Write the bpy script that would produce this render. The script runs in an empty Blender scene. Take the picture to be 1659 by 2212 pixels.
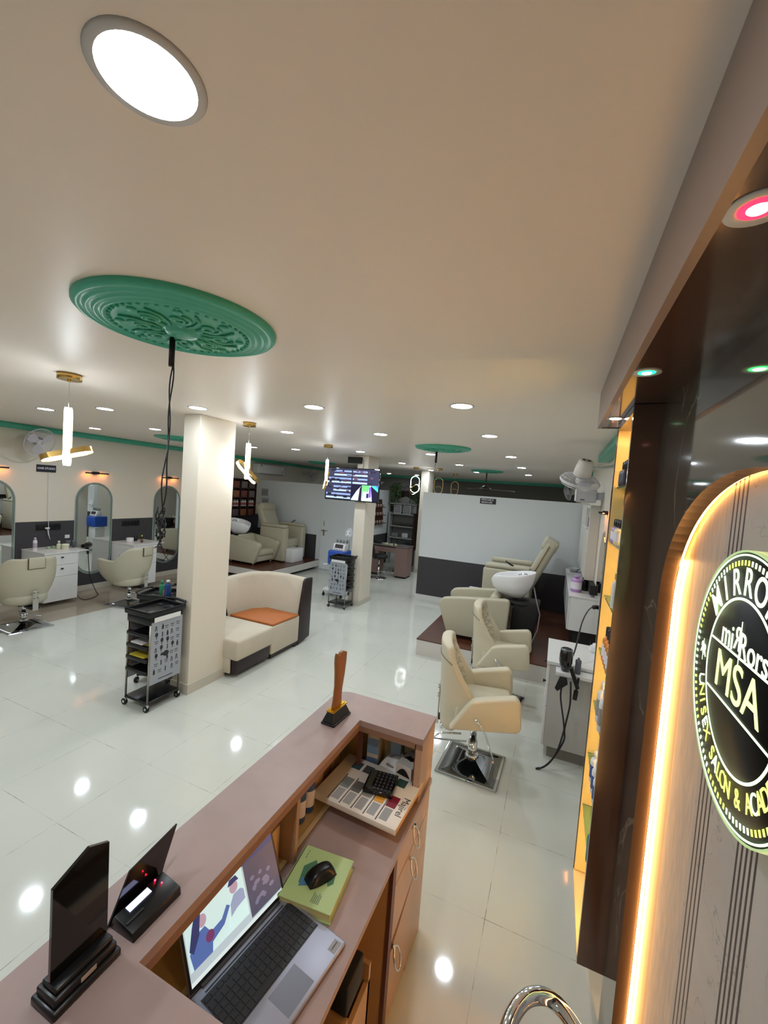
import bpy, bmesh, math, random
from mathutils import Vector, Matrix
random.seed(7)
S = bpy.context.scene
COL = S.collection
PI = math.pi
# ---------------------------------------------------------------- camera, world, exposure
cam_d = bpy.data.cameras.new('camera'); cam = bpy.data.objects.new('camera', cam_d); COL.objects.link(cam)
cam_d.sensor_fit = 'VERTICAL'; cam_d.sensor_height = 24.0; cam_d.lens = 893.84 / 2212 * 24.0
cam_d.clip_start = 0.02; cam_d.clip_end = 60
YAW, PIT, ROL = math.radians(-22.6786), math.radians(-3.0256), math.radians(4.1939)
fw = Vector((math.sin(YAW) * math.cos(PIT), math.cos(YAW) * math.cos(PIT), math.sin(PIT)))
rt = Vector((math.cos(YAW), -math.sin(YAW), 0)); up = rt.cross(fw)
r2 = math.cos(ROL) * rt + math.sin(ROL) * up; u2 = -math.sin(ROL) * rt + math.cos(ROL) * up
m = Matrix((r2, u2, -fw)).transposed().to_4x4(); m.translation = Vector((0, 0, 2.1))
cam.matrix_world = m
S.camera = cam
W = bpy.data.worlds.new('world'); S.world = W; W.use_nodes = True
W.node_tree.nodes['Background'].inputs[0].default_value = (0.9, 0.95, 1, 1)
W.node_tree.nodes['Background'].inputs[1].default_value = 0.25
S.view_settings.view_transform = 'Standard'; S.view_settings.look = 'None'
S.view_settings.exposure = 1.40; S.view_settings.gamma = 1.0; S.view_settings.use_curve_mapping = False
LAMP = 64.0          # radiance of the round ceiling downlights
CEIL = 2.68
# ---------------------------------------------------------------- materials
def lin(c):
    return tuple(((v / 255) / 12.92 if v <= 10 else (((v / 255) + .055) / 1.055) ** 2.4) for v in c)
MATS = {}
def mat(name, rgb=(200, 200, 200), rough=.5, metal=0., spec=.5, emit=0., ecol=None, alpha=1., trans=0., ior=1.45, bump=0., bscale=80., coat=0., var=0., vscale=6.):
    if name in MATS: return MATS[name]
    M = bpy.data.materials.new(name); M.use_nodes = True; nt = M.node_tree; b = nt.nodes['Principled BSDF']
    c = lin(rgb) + (1,)
    b.inputs['Base Color'].default_value = c; b.inputs['Roughness'].default_value = rough; b.inputs['Metallic'].default_value = metal
    b.inputs['Specular IOR Level'].default_value = spec; b.inputs['IOR'].default_value = ior
    b.inputs['Transmission Weight'].default_value = trans; b.inputs['Alpha'].default_value = alpha
    b.inputs['Coat Weight'].default_value = coat; b.inputs['Coat Roughness'].default_value = .05
    if emit:
        b.inputs['Emission Color'].default_value = (lin(ecol) if ecol else c[:3]) + (1,); b.inputs['Emission Strength'].default_value = emit
    if bump or var:
        tc = nt.nodes.new('ShaderNodeTexCoord')
        n = nt.nodes.new('ShaderNodeTexNoise'); nt.links.new(tc.outputs['Object'], n.inputs['Vector'])
        if bump:
            n.inputs['Scale'].default_value = bscale; n.inputs['Detail'].default_value = 3
            bp = nt.nodes.new('ShaderNodeBump'); bp.inputs['Strength'].default_value = bump; bp.inputs['Distance'].default_value = .004
            nt.links.new(n.outputs['Fac'], bp.inputs['Height']); nt.links.new(bp.outputs['Normal'], b.inputs['Normal'])
        if var:
            n2 = nt.nodes.new('ShaderNodeTexNoise'); nt.links.new(tc.outputs['Object'], n2.inputs['Vector']); n2.inputs['Scale'].default_value = vscale; n2.inputs['Detail'].default_value = 5
            mx = nt.nodes.new('ShaderNodeMix'); mx.data_type = 'RGBA'
            mx.inputs[6].default_value = tuple(min(1, v * (1 + var)) for v in c[:3]) + (1,); mx.inputs[7].default_value = tuple(v * (1 - var) for v in c[:3]) + (1,)
            nt.links.new(n2.outputs['Fac'], mx.inputs[0]); nt.links.new(mx.outputs[2], b.inputs['Base Color'])
    MATS[name] = M
    return M
def nodes(M):
    nt = M.node_tree; b = nt.nodes['Principled BSDF']
    def add(t, **k):
        n = nt.nodes.new(t)
        for a, v in k.items(): setattr(n, a, v)
        return n
    def mth(op, a, b_=None, c_=None):
        n = add('ShaderNodeMath', operation=op)
        for i, v in enumerate((a, b_, c_)):
            if v is None: continue
            if isinstance(v, (int, float)): n.inputs[i].default_value = v
            else: nt.links.new(v, n.inputs[i])
        return n.outputs[0]
    def mix(f, a, b_):
        n = add('ShaderNodeMix', data_type='RGBA')
        for i, v in ((0, f), (6, a), (7, b_)):
            if isinstance(v, (int, float)): n.inputs[i].default_value = v
            elif isinstance(v, tuple): n.inputs[i].default_value = v if len(v) == 4 else v + (1,)
            else: nt.links.new(v, n.inputs[i])
        return n.outputs[2]
    return nt, b, add, mth, mix
def xyz(nt, add):
    g = add('ShaderNodeNewGeometry'); s = add('ShaderNodeSeparateXYZ'); nt.links.new(g.outputs['Position'], s.inputs[0])
    return g.outputs['Position'], s.outputs

# floor: polished vitrified tile with thin worn joints
FLOOR = mat('polished_tile', (204, 210, 204), .07, spec=.6)
nt, b, add, mth, mix = nodes(FLOOR)
pos, (X, Y, Z) = xyz(nt, add)
def joint(co, c0, p, w):
    f = mth('FRACT', mth('DIVIDE', mth('SUBTRACT', co, c0), p)); d = mth('MULTIPLY', mth('MINIMUM', f, mth('SUBTRACT', 1.0, f)), p)
    return mth('LESS_THAN', d, w)
jn = mth('MAXIMUM', joint(X, -3.155 - 12, .6, .0016), joint(Y, 2.06 - 12 * .595, .595, .0016))
nz = add('ShaderNodeTexNoise'); nz.inputs['Scale'].default_value = 9; nz.inputs['Detail'].default_value = 4; nt.links.new(pos, nz.inputs['Vector'])
wear = mth('MULTIPLY', jn, mth('MULTIPLY_ADD', nz.outputs['Fac'], 4.0, -1.75)); wear = mth('MINIMUM', mth('MAXIMUM', wear, .12), .7)
wear = mth('MULTIPLY', wear, jn)
n3 = add('ShaderNodeTexNoise'); n3.inputs['Scale'].default_value = 1.3; n3.inputs['Detail'].default_value = 6; nt.links.new(pos, n3.inputs['Vector'])
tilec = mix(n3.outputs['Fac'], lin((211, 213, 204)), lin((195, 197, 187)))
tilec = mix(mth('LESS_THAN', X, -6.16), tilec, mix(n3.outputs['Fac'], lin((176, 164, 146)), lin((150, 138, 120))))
nt.links.new(mix(wear, tilec, lin((95, 88, 76))), b.inputs['Base Color'])
nt.links.new(mth('MULTIPLY_ADD', n3.outputs['Fac'], .08, .03), b.inputs['Roughness'])

WHITEC = mat('ceiling_paint', (242, 232, 221), .38, spec=.35, bump=.08, bscale=30)
CREAM = mat('cream_paint', (222, 214, 198), .55, bump=.05)
WWHITE = mat('white_wall_paint', (218, 224, 226), .55, bump=.05)
CHAR = mat('charcoal_paint', (62, 60, 64), .5)
SKIRT = mat('skirting_tile', (200, 194, 180), .25)
GREEN = mat('green_paint', (72, 176, 148), .35, var=.15, bump=.1)
GOLD = mat('brass', (205, 170, 100), .25, 1.)
CHROME = mat('chrome', (225, 228, 232), .07, 1.)
CHROMED = mat('chrome_dark_reflection', (150, 153, 158), .05, 1.)  # chrome colour lowered to stand in for dark reflections on the chair bases
STEEL = mat('brushed_steel', (170, 165, 155), .3, 1.)
LEATH = mat('cream_leatherette', (200, 192, 168), .5, bump=.12, bscale=250)
LEATHO = mat('olive_cream_leatherette', (184, 178, 156), .48, bump=.12, bscale=250)
BLK = mat('black_plastic', (16, 16, 18), .3)
BLKG = mat('black_gloss', (9, 9, 10), .05, coat=.5)
BLKM = mat('black_matt', (20, 19, 20), .6)
WPL = mat('white_plastic', (225, 226, 226), .35)
WLAM = mat('white_laminate', (222, 222, 220), .25)
CERAM = mat('white_ceramic', (235, 236, 238), .08, coat=.3)
BROWN = mat('dark_brown_laminate', (80, 56, 44), .14, coat=.5, var=.12)
WOODF = mat('walnut_floor', (88, 52, 38), .25, var=.3, vscale=12)
PINK = mat('pink_stone_laminate', (160, 138, 132), .38, var=.14, vscale=9)
PINKE = mat('brown_edge_band', (136, 104, 86), .45)
TANL = mat('tan_laminate', (176, 146, 120), .3, var=.06)
BEIGE = mat('beige_liner', (205, 186, 140), .5)
DKB = mat('dark_brown_edge', (92, 52, 40), .4)
GLASS = mat('clear_glass', (220, 245, 235), .02, trans=1., ior=1.45)
MIRR = mat('mirror', (225, 230, 228), .01, 1.)
ORD = ['first', 'second', 'third', 'fourth', 'fifth', 'sixth', 'seventh', 'eighth', 'ninth', 'tenth', 'eleventh', 'twelfth', 'thirteenth', 'fourteenth', 'fifteenth']
RUB = mat('rubber', (22, 22, 22), .7)
PAPER = mat('paper', (232, 230, 226), .5)
LAMPW = mat('downlight_glow', (255, 255, 255), .5, emit=LAMP, ecol=(236, 246, 255))
LEDW = mat('led_strip_white', (255, 255, 255), .5, emit=8, ecol=(238, 248, 255))
LEDY = mat('led_strip_warm', (255, 214, 140), .5, emit=26, ecol=(255, 186, 106))

# ---------------------------------------------------------------- mesh builder
def spl(P, n=6):
    P = [Vector(p) for p in P]; Q = [P[0]] + P + [P[-1]]; out = []
    for i in range(1, len(Q) - 2):
        a, b, c, d = Q[i - 1:i + 3]
        for k in range(n):
            t = k / n; out.append(.5 * ((2 * b) + (c - a) * t + (2 * a - 5 * b + 4 * c - d) * t * t + (3 * b - 3 * c + d - a) * t ** 3))
    return out + [P[-1]]
def TR(loc=(0, 0, 0), rx=0, ry=0, rz=0):
    return Matrix.Translation(Vector(loc)) @ Matrix.Rotation(rz, 4, 'Z') @ Matrix.Rotation(ry, 4, 'Y') @ Matrix.Rotation(rx, 4, 'X')
class MB:
    def __init__(s, M=None, smooth=False):
        s.bm = bmesh.new(); s.mats = [M] if M else []; s.smooth = smooth
    def mi(s, M):
        if M is None: return 0
        if M not in s.mats: s.mats.append(M)
        return s.mats.index(M)
    def _fin(s, tmp, M, T=None, smooth=None):
        i = s.mi(M); sm = s.smooth if smooth is None else smooth
        for f in tmp.faces: f.material_index = i; f.smooth = sm
        if T is not None: tmp.transform(T)
        me = bpy.data.meshes.new('t'); tmp.to_mesh(me); tmp.free(); s.bm.from_mesh(me); bpy.data.meshes.remove(me)
        return s
    def box(s, x0, x1, y0, y1, z0, z1, M=None, r=0., seg=2, T=None):
        t = bmesh.new(); bmesh.ops.create_cube(t, size=1.0)
        t.transform(Matrix.Translation(((x0 + x1) / 2, (y0 + y1) / 2, (z0 + z1) / 2)) @ Matrix.Diagonal((abs(x1 - x0), abs(y1 - y0), abs(z1 - z0), 1)))
        if r: bmesh.ops.bevel(t, geom=list(t.edges), offset=r, segments=seg, profile=.5, affect='EDGES', clamp_overlap=True)
        return s._fin(t, M, T, smooth=bool(r) and seg > 1)
    def prism(s, pts, h, M=None, r=0., seg=2, T=None, smooth=None):
        """polygon in local XY, extruded 0..h along local Z"""
        t = bmesh.new(); vs = [t.verts.new((p[0], p[1], 0)) for p in pts]; f = t.faces.new(vs)
        bmesh.ops.recalc_face_normals(t, faces=[f])
        e = bmesh.ops.extrude_face_region(t, geom=[f]); bmesh.ops.translate(t, vec=(0, 0, h), verts=[v for v in e['geom'] if isinstance(v, bmesh.types.BMVert)])
        bmesh.ops.recalc_face_normals(t, faces=t.faces)
        if r: bmesh.ops.bevel(t, geom=[e for e in t.edges if e.calc_face_angle(0) > .35], offset=r, segments=seg, profile=.5, affect='EDGES', clamp_overlap=True)
        return s._fin(t, M, T, smooth=(bool(r) and seg > 1) if smooth is None else smooth)
    def cyl(s, p0, p1, r0, r1=None, n=20, M=None, cap=True, smooth=True):
        p0, p1 = Vector(p0), Vector(p1); r1 = r0 if r1 is None else r1
        t = bmesh.new(); d = p1 - p0
        bmesh.ops.create_cone(t, cap_ends=cap, segments=n, radius1=r0, radius2=r1, depth=d.length)
        for f in t.faces: f.smooth = smooth and len(f.verts) == 4
        i = s.mi(M); q = d.to_track_quat('Z', 'Y').to_matrix().to_4x4()
        for f in t.faces: f.material_index = i
        t.transform(Matrix.Translation((p0 + p1) / 2) @ q)
        me = bpy.data.meshes.new('t'); t.to_mesh(me); t.free(); s.bm.from_mesh(me); bpy.data.meshes.remove(me)
        return s
    def lathe(s, prof, M=None, n=28, T=None, smooth=True, sx=1., sy=1.):
        """prof: list of (r, z)"""
        t = bmesh.new(); rings = []
        for r, z in prof:
            if r < 1e-5: rings.append([t.verts.new((0, 0, z))])
            else: rings.append([t.verts.new((sx * r * math.cos(2 * PI * k / n), sy * r * math.sin(2 * PI * k / n), z)) for k in range(n)])
        for a, c in zip(rings, rings[1:]):
            for k in range(n):
                k2 = (k + 1) % n
                if len(a) == 1 and len(c) == 1: continue
                if len(a) == 1: t.faces.new((a[0], c[k], c[k2]))
                elif len(c) == 1: t.faces.new((a[k], a[k2], c[0]))
                else: t.faces.new((a[k], a[k2], c[k2], c[k]))
        bmesh.ops.recalc_face_normals(t, faces=t.faces)
        return s._fin(t, M, T, smooth=smooth)
    def tube(s, pts, r, M=None, n=8, closed=False, T=None):
        pts = [Vector(p) for p in pts]; t = bmesh.new(); rings = []; N = len(pts); prev = None
        for i, p in enumerate(pts):
            a = pts[i - 1] if (i > 0 or closed) else p; c = pts[(i + 1) % N] if (i < N - 1 or closed) else p
            d = (c - a).normalized()
            if prev is None:
                u = d.orthogonal().normalized()
            else:
                u = (prev - d * prev.dot(d)); u = u.normalized() if u.length > 1e-6 else d.orthogonal().normalized()
            prev = u; v = d.cross(u); rr = r[i] if isinstance(r, (list, tuple)) else r
            rings.append([t.verts.new(p + rr * (math.cos(2 * PI * k / n) * u + math.sin(2 * PI * k / n) * v)) for k in range(n)])
        for i in range(N if closed else N - 1):
            a, c = rings[i], rings[(i + 1) % N]
            if closed and i == N - 1:   # align seam
                best = min(range(n), key=lambda o: (a[0].co - c[o].co).length); c = c[best:] + c[:best]
            for k in range(n): t.faces.new((a[k], a[(k + 1) % n], c[(k + 1) % n], c[k]))
        if not closed: t.faces.new(rings[0][::-1]); t.faces.new(rings[-1])
        bmesh.ops.recalc_face_normals(t, faces=t.faces)
        return s._fin(t, M, T, smooth=True)
    def ball(s, c, r, M=None, sx=1, sy=1, sz=1, n=16, T=None):
        t = bmesh.new(); bmesh.ops.create_uvsphere(t, u_segments=n, v_segments=max(6, n // 2), radius=1)
        t.transform(Matrix.Translation(Vector(c)) @ Matrix.Diagonal((r * sx, r * sy, r * sz, 1)))
        return s._fin(t, M, T, smooth=True)
    def grid(s, fn, nu, nv, M=None, thick=0., T=None, smooth=True):
        """surface fn(u,v)->xyz, u,v in 0..1, given thickness"""
        t = bmesh.new(); g = [[t.verts.new(fn(i / nu, j / nv)) for j in range(nv + 1)] for i in range(nu + 1)]
        for i in range(nu):
            for j in range(nv): t.faces.new((g[i][j], g[i + 1][j], g[i + 1][j + 1], g[i][j + 1]))
        bmesh.ops.recalc_face_normals(t, faces=t.faces)
        if thick: bmesh.ops.solidify(t, geom=list(t.faces), thickness=thick)
        return s._fin(t, M, T, smooth=smooth)
    def text(s, txt, size, T, M=None, depth=.0006, align='CENTER', bold=0., sx=1.):
        cu = bpy.data.curves.new('t', 'FONT'); cu.body = txt; cu.size = size; cu.align_x = align; cu.align_y = 'CENTER'; cu.extrude = depth; cu.offset = bold * size
        o = bpy.data.objects.new('t', cu); COL.objects.link(o); dg = bpy.context.evaluated_depsgraph_get()
        me = bpy.data.meshes.new_from_object(o.evaluated_get(dg)); bpy.data.objects.remove(o); bpy.data.curves.remove(cu)
        t = bmesh.new(); t.from_mesh(me); bpy.data.meshes.remove(me); t.transform(Matrix.Diagonal((sx, 1, 1, 1)))
        return s._fin(t, M, T, smooth=False)
    def build(s, name, parent=None, label=None, cat=None, group=None, kind=None, origin=None, M=None):
        me = bpy.data.meshes.new(name)
        if M and not s.mats: s.mats.append(M)
        for x in s.mats: me.materials.append(x)
        if parent is not None:
            mw = parent_world(parent); s.bm.transform(mw.inverted())
        else:
            if origin is None:
                xs = [v.co for v in s.bm.verts]; lo = [min(c[i] for c in xs) for i in range(3)]; hi = [max(c[i] for c in xs) for i in range(3)]
                origin = ((lo[0] + hi[0]) / 2, (lo[1] + hi[1]) / 2, lo[2])
            s.bm.transform(Matrix.Translation(-Vector(origin)))
        s.bm.to_mesh(me); s.bm.free()
        o = bpy.data.objects.new(name, me); COL.objects.link(o)
        if parent is not None: o.parent = parent
        else: o.location = origin
        if label: o['label'] = label
        if cat: o['category'] = cat
        if group: o['group'] = group
        if kind: o['kind'] = kind
        return o
def parent_world(p):
    M_ = Matrix.LocRotScale(p.location, p.rotation_euler, p.scale)
    return parent_world(p.parent) @ M_ if p.parent else M_
def T(name, label, cat, loc=(0, 0, 0), group=None, rz=0):
    o = bpy.data.objects.new(name, None); COL.objects.link(o); o.empty_display_size = .1
    o.location = loc; o.rotation_euler = (0, 0, rz); o['label'] = label; o['category'] = cat
    if group: o['group'] = group
    return o
def dup(root, loc=None, rz=None, label=None, group=None, scale=None):
    r = root.copy(); COL.objects.link(r)
    if loc is not None: r.location = loc
    if rz is not None: r.rotation_euler = (0, 0, rz)
    if scale: r.scale = (scale,) * 3 if isinstance(scale, (int, float)) else scale
    if label: r['label'] = label
    if group: r['group'] = group
    for ch in list(root.children):
        c = ch.copy(); COL.objects.link(c); c.parent = r
        for g in list(ch.children):
            d = g.copy(); COL.objects.link(d); d.parent = c
    return r
def box(name, x0, x1, y0, y1, z0, z1, M, parent=None, r=0., **k):
    return MB(M).box(x0, x1, y0, y1, z0, z1, M, r=r).build(name, parent, **k)
# ================================================================ STRUCTURE
def struct(name, mb, **k): return mb.build(name, kind='structure', **k)
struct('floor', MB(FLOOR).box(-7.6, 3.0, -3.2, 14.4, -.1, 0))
struct('ceiling', MB(WHITEC).box(-7.6, 3.0, -3.2, 14.4, CEIL, CEIL + .1))
XL, XR = -7.4, .50
struct('wall_left', MB(CREAM).box(XL - .15, XL, -3.2, 14.4, 1.22, CEIL, CREAM).box(XL - .15, XL, -3.2, 14.4, 0, 1.22, CHAR))
struct('baseboard_left', MB(SKIRT).box(XL, XL + .012, -3.2, 8.9, 0, .09))
struct('wall_right', MB(CREAM).box(XR, XR + .15, 2.32, 14.4, 0, CEIL))
struct('wall_front', MB(CREAM).box(-7.6, 3.0, -3.3, -3.2, 0, CEIL))
struct('wall_back', MB(mat('taupe_paint', (104, 100, 92), .6)).box(-7.6, 3.0, 14.4, 14.5, 0, CEIL))
# green cornices
struct('trim_1', MB(GREEN).box(XL, XL + .10, -3.2, 14.4, 2.60, CEIL, GREEN, r=.012))
struct('trim_2', MB(GREEN).box(.38, XR, 2.45, 5.41, 2.60, CEIL, GREEN, r=.01))
struct('trim_3', MB(GREEN).box(XL, XR, 14.28, 14.4, 2.60, CEIL))
struct('trim_4', MB(GREEN).box(XR - .12, XR, 7.9, 14.3, 2.60, CEIL))
# low partitions (do not reach the ceiling)
struct('wall_rear_right', MB(WWHITE).box(-2.44, XR, 7.77, 7.85, .855, 2.12, WWHITE).box(-2.44, XR, 7.77, 7.85, 0, .855, CHAR))
struct('baseboard_rear_right', MB(mat('pale_skirting', (216, 216, 212), .3)).box(-2.45, -1.545, 7.752, 7.77, 0, .11))
struct('wall_rear_left', MB(WWHITE).box(XL, -4.3, 8.97, 9.05, .85, 2.13, WWHITE).box(XL, -5.55, 8.965, 9.04, 0, .85, CHAR).box(-5.55, -4.3, 8.97, 9.05, 0, .85, WWHITE))
struct('wall_side_rear', MB(WWHITE).box(-4.58, -4.5, 9.05, 11.5, .87, 2.1, WWHITE).box(-4.58, -4.5, 9.05, 11.5, 0, .87, CHAR))
# door leaf in the rear left partition
dr = MB(WWHITE).box(-5.42, -4.72, 8.955, 8.972, .01, 2.05, WWHITE).build('door_1', kind='structure')
h = MB(STEEL); h.cyl((-5.33, 8.95, .98), (-5.33, 8.93, .98), .025).cyl((-5.40, 8.93, .985), (-5.22, 8.93, .985), .008).box(-5.35, -5.31, 8.945, 8.955, .86, .95, STEEL).ball((-5.32, 8.93, .90), .022, STEEL); h.build('handle', dr)
MB(STEEL).box(-5.345, -5.33, 8.945, 8.955, 1.10, 1.22).build('bolt', dr)
# square pillars
def pillar(y0, y1, n):
    struct('pillar', MB(CREAM).box(-3.33, -3.12, y0, y1, 0, CEIL, CREAM, r=.004, seg=1).box(-3.34, -3.11, y0 - .012, y1 + .012, 0, .10, SKIRT), label=n, cat='pillar')
pillar(2.90, 3.36, 'cream square pillar rising beside the sofa, nearest of three')
pillar(6.60, 7.05, 'cream square pillar that carries the television')
pillar(10.3, 10.75, 'cream square pillar at the end of the white partition, farthest of three')

# ---- reception back wall with arched niche (right)
WX = .335
MARB = mat('grey_brown_marble', (84, 76, 68), .06, spec=.6, coat=.4)
nt, b, add, mth, mix = nodes(MARB)
pos, (X, Y, Z) = xyz(nt, add)
w1 = add('ShaderNodeTexNoise'); w1.inputs['Scale'].default_value = 1.1; w1.inputs['Detail'].default_value = 5; w1.inputs['Distortion'].default_value = 1.2; nt.links.new(pos, w1.inputs['Vector'])
vein = mth('LESS_THAN', mth('ABSOLUTE', mth('SUBTRACT', w1.outputs['Fac'], .5)), .0035)
nt.links.new(mix(mth('MULTIPLY', vein, .35), mix(w1.outputs['Fac'], lin((70, 60, 54)), lin((92, 86, 76))), lin((180, 168, 140))), b.inputs['Base Color'])
def arch(yc=1.03, zc=1.80, a=.595, bb=.395, n=40, zb=.12):
    pts = [(yc + a, zb)] + [(yc + a * math.cos(PI * k / n), zc + bb * math.sin(PI * k / n)) for k in range(n + 1)] + [(yc - a, zb)]
    return pts
t = bmesh.new(); ap = arch(); Y0, Y1, ZT = -3.2, 1.852, 2.52
def vq(*p):
    t.faces.new([t.verts.new((WX, y, z)) for y, z in p])
vq((ap[0][0], 0), (Y1, 0), (Y1, ZT), (ap[0][0], ZT)); vq((Y0, 0), (ap[-1][0], 0), (ap[-1][0], ZT), (Y0, ZT)); vq((ap[-1][0], 0), (ap[0][0], 0), (ap[0][0], .12), (ap[-1][0], .12))
for p, q in zip(ap[1:-1], ap[2:-1]): vq(p, (p[0], ZT), (q[0], ZT), q)
bmesh.ops.remove_doubles(t, verts=t.verts, dist=1e-5); bmesh.ops.recalc_face_normals(t, faces=t.faces)
mb = MB(MARB); mb._fin(t, MARB, smooth=False)
t = bmesh.new(); ND = .040     # reveal
rp = ap + [ap[0]]
for p, q in zip(rp, rp[1:]): t.faces.new([t.verts.new(c) for c in ((WX, *p), (WX, *q), (WX + ND, *q), (WX + ND, *p))])
bmesh.ops.remove_doubles(t, verts=t.verts, dist=1e-5); bmesh.ops.recalc_face_normals(t, faces=t.faces)
mb._fin(t, mat('niche_reveal', (62, 48, 38), .4, var=.15), smooth=False)
mb.box(WX + .1, WX + .2, -3.2, Y1, 0, CEIL, MARB)
struct('wall_reception', mb)
# niche back: vertical bands of veneer, groove, mosaic, marble and black pinstripes
NB = mat('niche_panels', (170, 160, 150), .4)
nt, b, add, mth, mix = nodes(NB)
pos, (X, Y, Z) = xyz(nt, add)
nz = add('ShaderNodeTexNoise'); nz.inputs['Scale'].default_value = 4; nz.inputs['Detail'].default_value = 6; nz.inputs['Distortion'].default_value = 1; nt.links.new(pos, nz.inputs['Vector'])
col = mix(nz.outputs['Fac'], lin((190, 182, 172)), lin((158, 150, 142)))
crack = mth('LESS_THAN', mth('ABSOLUTE', mth('SUBTRACT', nz.outputs['Fac'], .5)), .003)
col = mix(mth('MULTIPLY', crack, .4), col, lin((90, 80, 76)))
# mosaic zone 1.27 < y < 1.485
mp = add('ShaderNodeMapping'); mp.inputs['Scale'].default_value = (1, 90, 16); nt.links.new(pos, mp.inputs['Vector'])
wn = add('ShaderNodeTexNoise'); wn.inputs['Scale'].default_value = 1.0; wn.inputs['Detail'].default_value = 0; nt.links.new(mp.outputs[0], wn.inputs['Vector'])
mos = mix(wn.outputs['Fac'], lin((168, 156, 148)), lin((206, 184, 158)))
inz = mth('MULTIPLY', mth('GREATER_THAN', Y, 1.27), mth('LESS_THAN', Y, 1.485)); col = mix(inz, col, mos)
col = mix(mth('GREATER_THAN', Y, 1.485), col, lin((196, 160, 120)))
for y0 in (1.492, 1.503): col = mix(mth('LESS_THAN', mth('ABSOLUTE', mth('SUBTRACT', Y, y0)), .0014), col, lin((110, 80, 56)))
def stripes(col, ya, yb, k):
    for i in range(k):
        yc = ya + (yb - ya) * i / (k - 1)
        col = mix(mth('LESS_THAN', mth('ABSOLUTE', mth('SUBTRACT', Y, yc)), .0042), col, lin((40, 26, 34)))
    return col
for ya, yb in ((1.175, 1.245), (.945, 1.02), (.70, .77), (.52, .59)): col = stripes(col, ya, yb, 4 if ya > 1.1 else 5)
nt.links.new(col, b.inputs['Base Color'])
struct('trim_5', MB(NB).box(WX + ND + .014, WX + ND + .03, .38, 1.68, .08, 2.24))
# warm LED strips: visible ones down the inner corners, a hidden one tucked behind the top curve
LX_ = WX + ND + .006
MB(LEDY).tube([(LX_, ap[0][0] - .004, .13), (LX_, ap[0][0] - .004, 1.0), (LX_, ap[0][0] - .004, 1.82), (LX_, ap[3][0] - .005, ap[3][1] - .004), (LX_, ap[4][0] - .004, ap[4][1] - .004), (LX_, ap[6][0] - .003, ap[6][1] - .003)], .0045, n=6).build('led_strip', label='warm glowing LED strip down the far inner edge of the arched niche', cat='light')
MB(LEDY).tube([(LX_, ap[-1][0] + .005, .13), (LX_, ap[-1][0] + .005, 1.80)], .0042, n=6).build('led_strip', label='warm LED strip down the near inner edge of the arched niche', cat='light')
MB(mat('led_strip_hidden', (255, 190, 110), .5, emit=8, ecol=(255, 176, 96))).tube([(LX_, 1.03 + .602 * math.cos(a), 1.80 + .402 * math.sin(a)) for a in [PI * (.10 + .80 * k / 24) for k in range(25)]], .003, n=6).build('led_strip', label='LED strip tucked behind the top curve of the arched niche', cat='light')

# ---- dropped soffit with coloured spots over the reception wall
SF = T('soffit', 'dark glossy brown soffit box hanging under the ceiling above the arched niche', 'soffit', (.25, 0, 2.5))
box('underside', .158, WX + .2, -3.2, 2.41, 2.50, 2.512, BROWN, SF)
box('fascia', .152, .17, -3.2, 2.412, 2.497, CEIL, mat('mauve_grey_laminate', (150, 130, 120), .35), SF)
box('end_board', .17, XR + .02, 2.40, 2.412, 2.497, CEIL, mat('mauve_grey_laminate'), SF)
def spot(x, y, ec, glow, lab, name):
    o = T('spotlight', lab, 'light', (x, y, 2.5), 'spotlights in the brown soffit')
    MB(WPL).lathe([(.022, 0), (.037, -.002), (.039, .002), (.022, .003)], WPL, 28, TR((x, y, 2.499))).build('trim_ring', o)
    MB(mat(name, ec, .5, emit=glow, ecol=ec)).lathe([(0, -.001), (.022, -.001), (.022, .002)], None, 24, TR((x, y, 2.4985))).build('lens', o)
    MB(mat('spot_core', (255, 245, 235), .5, emit=4)).lathe([(0, -.0035), (.011, -.003), (.013, -.001)], None, 20, TR((x, y, 2.4985))).build('core', o)
spot(.205, .69, (255, 20, 40), 3.5, 'red glowing spotlight nearest the camera in the soffit', 'red_lens')
spot(.205, 1.425, (20, 255, 110), 2.5, 'green glowing spotlight in the middle of the soffit', 'green_lens')
spot(.205, 2.145, (255, 250, 235), 14, 'small white spotlight at the far end of the soffit', 'white_lens')

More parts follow.
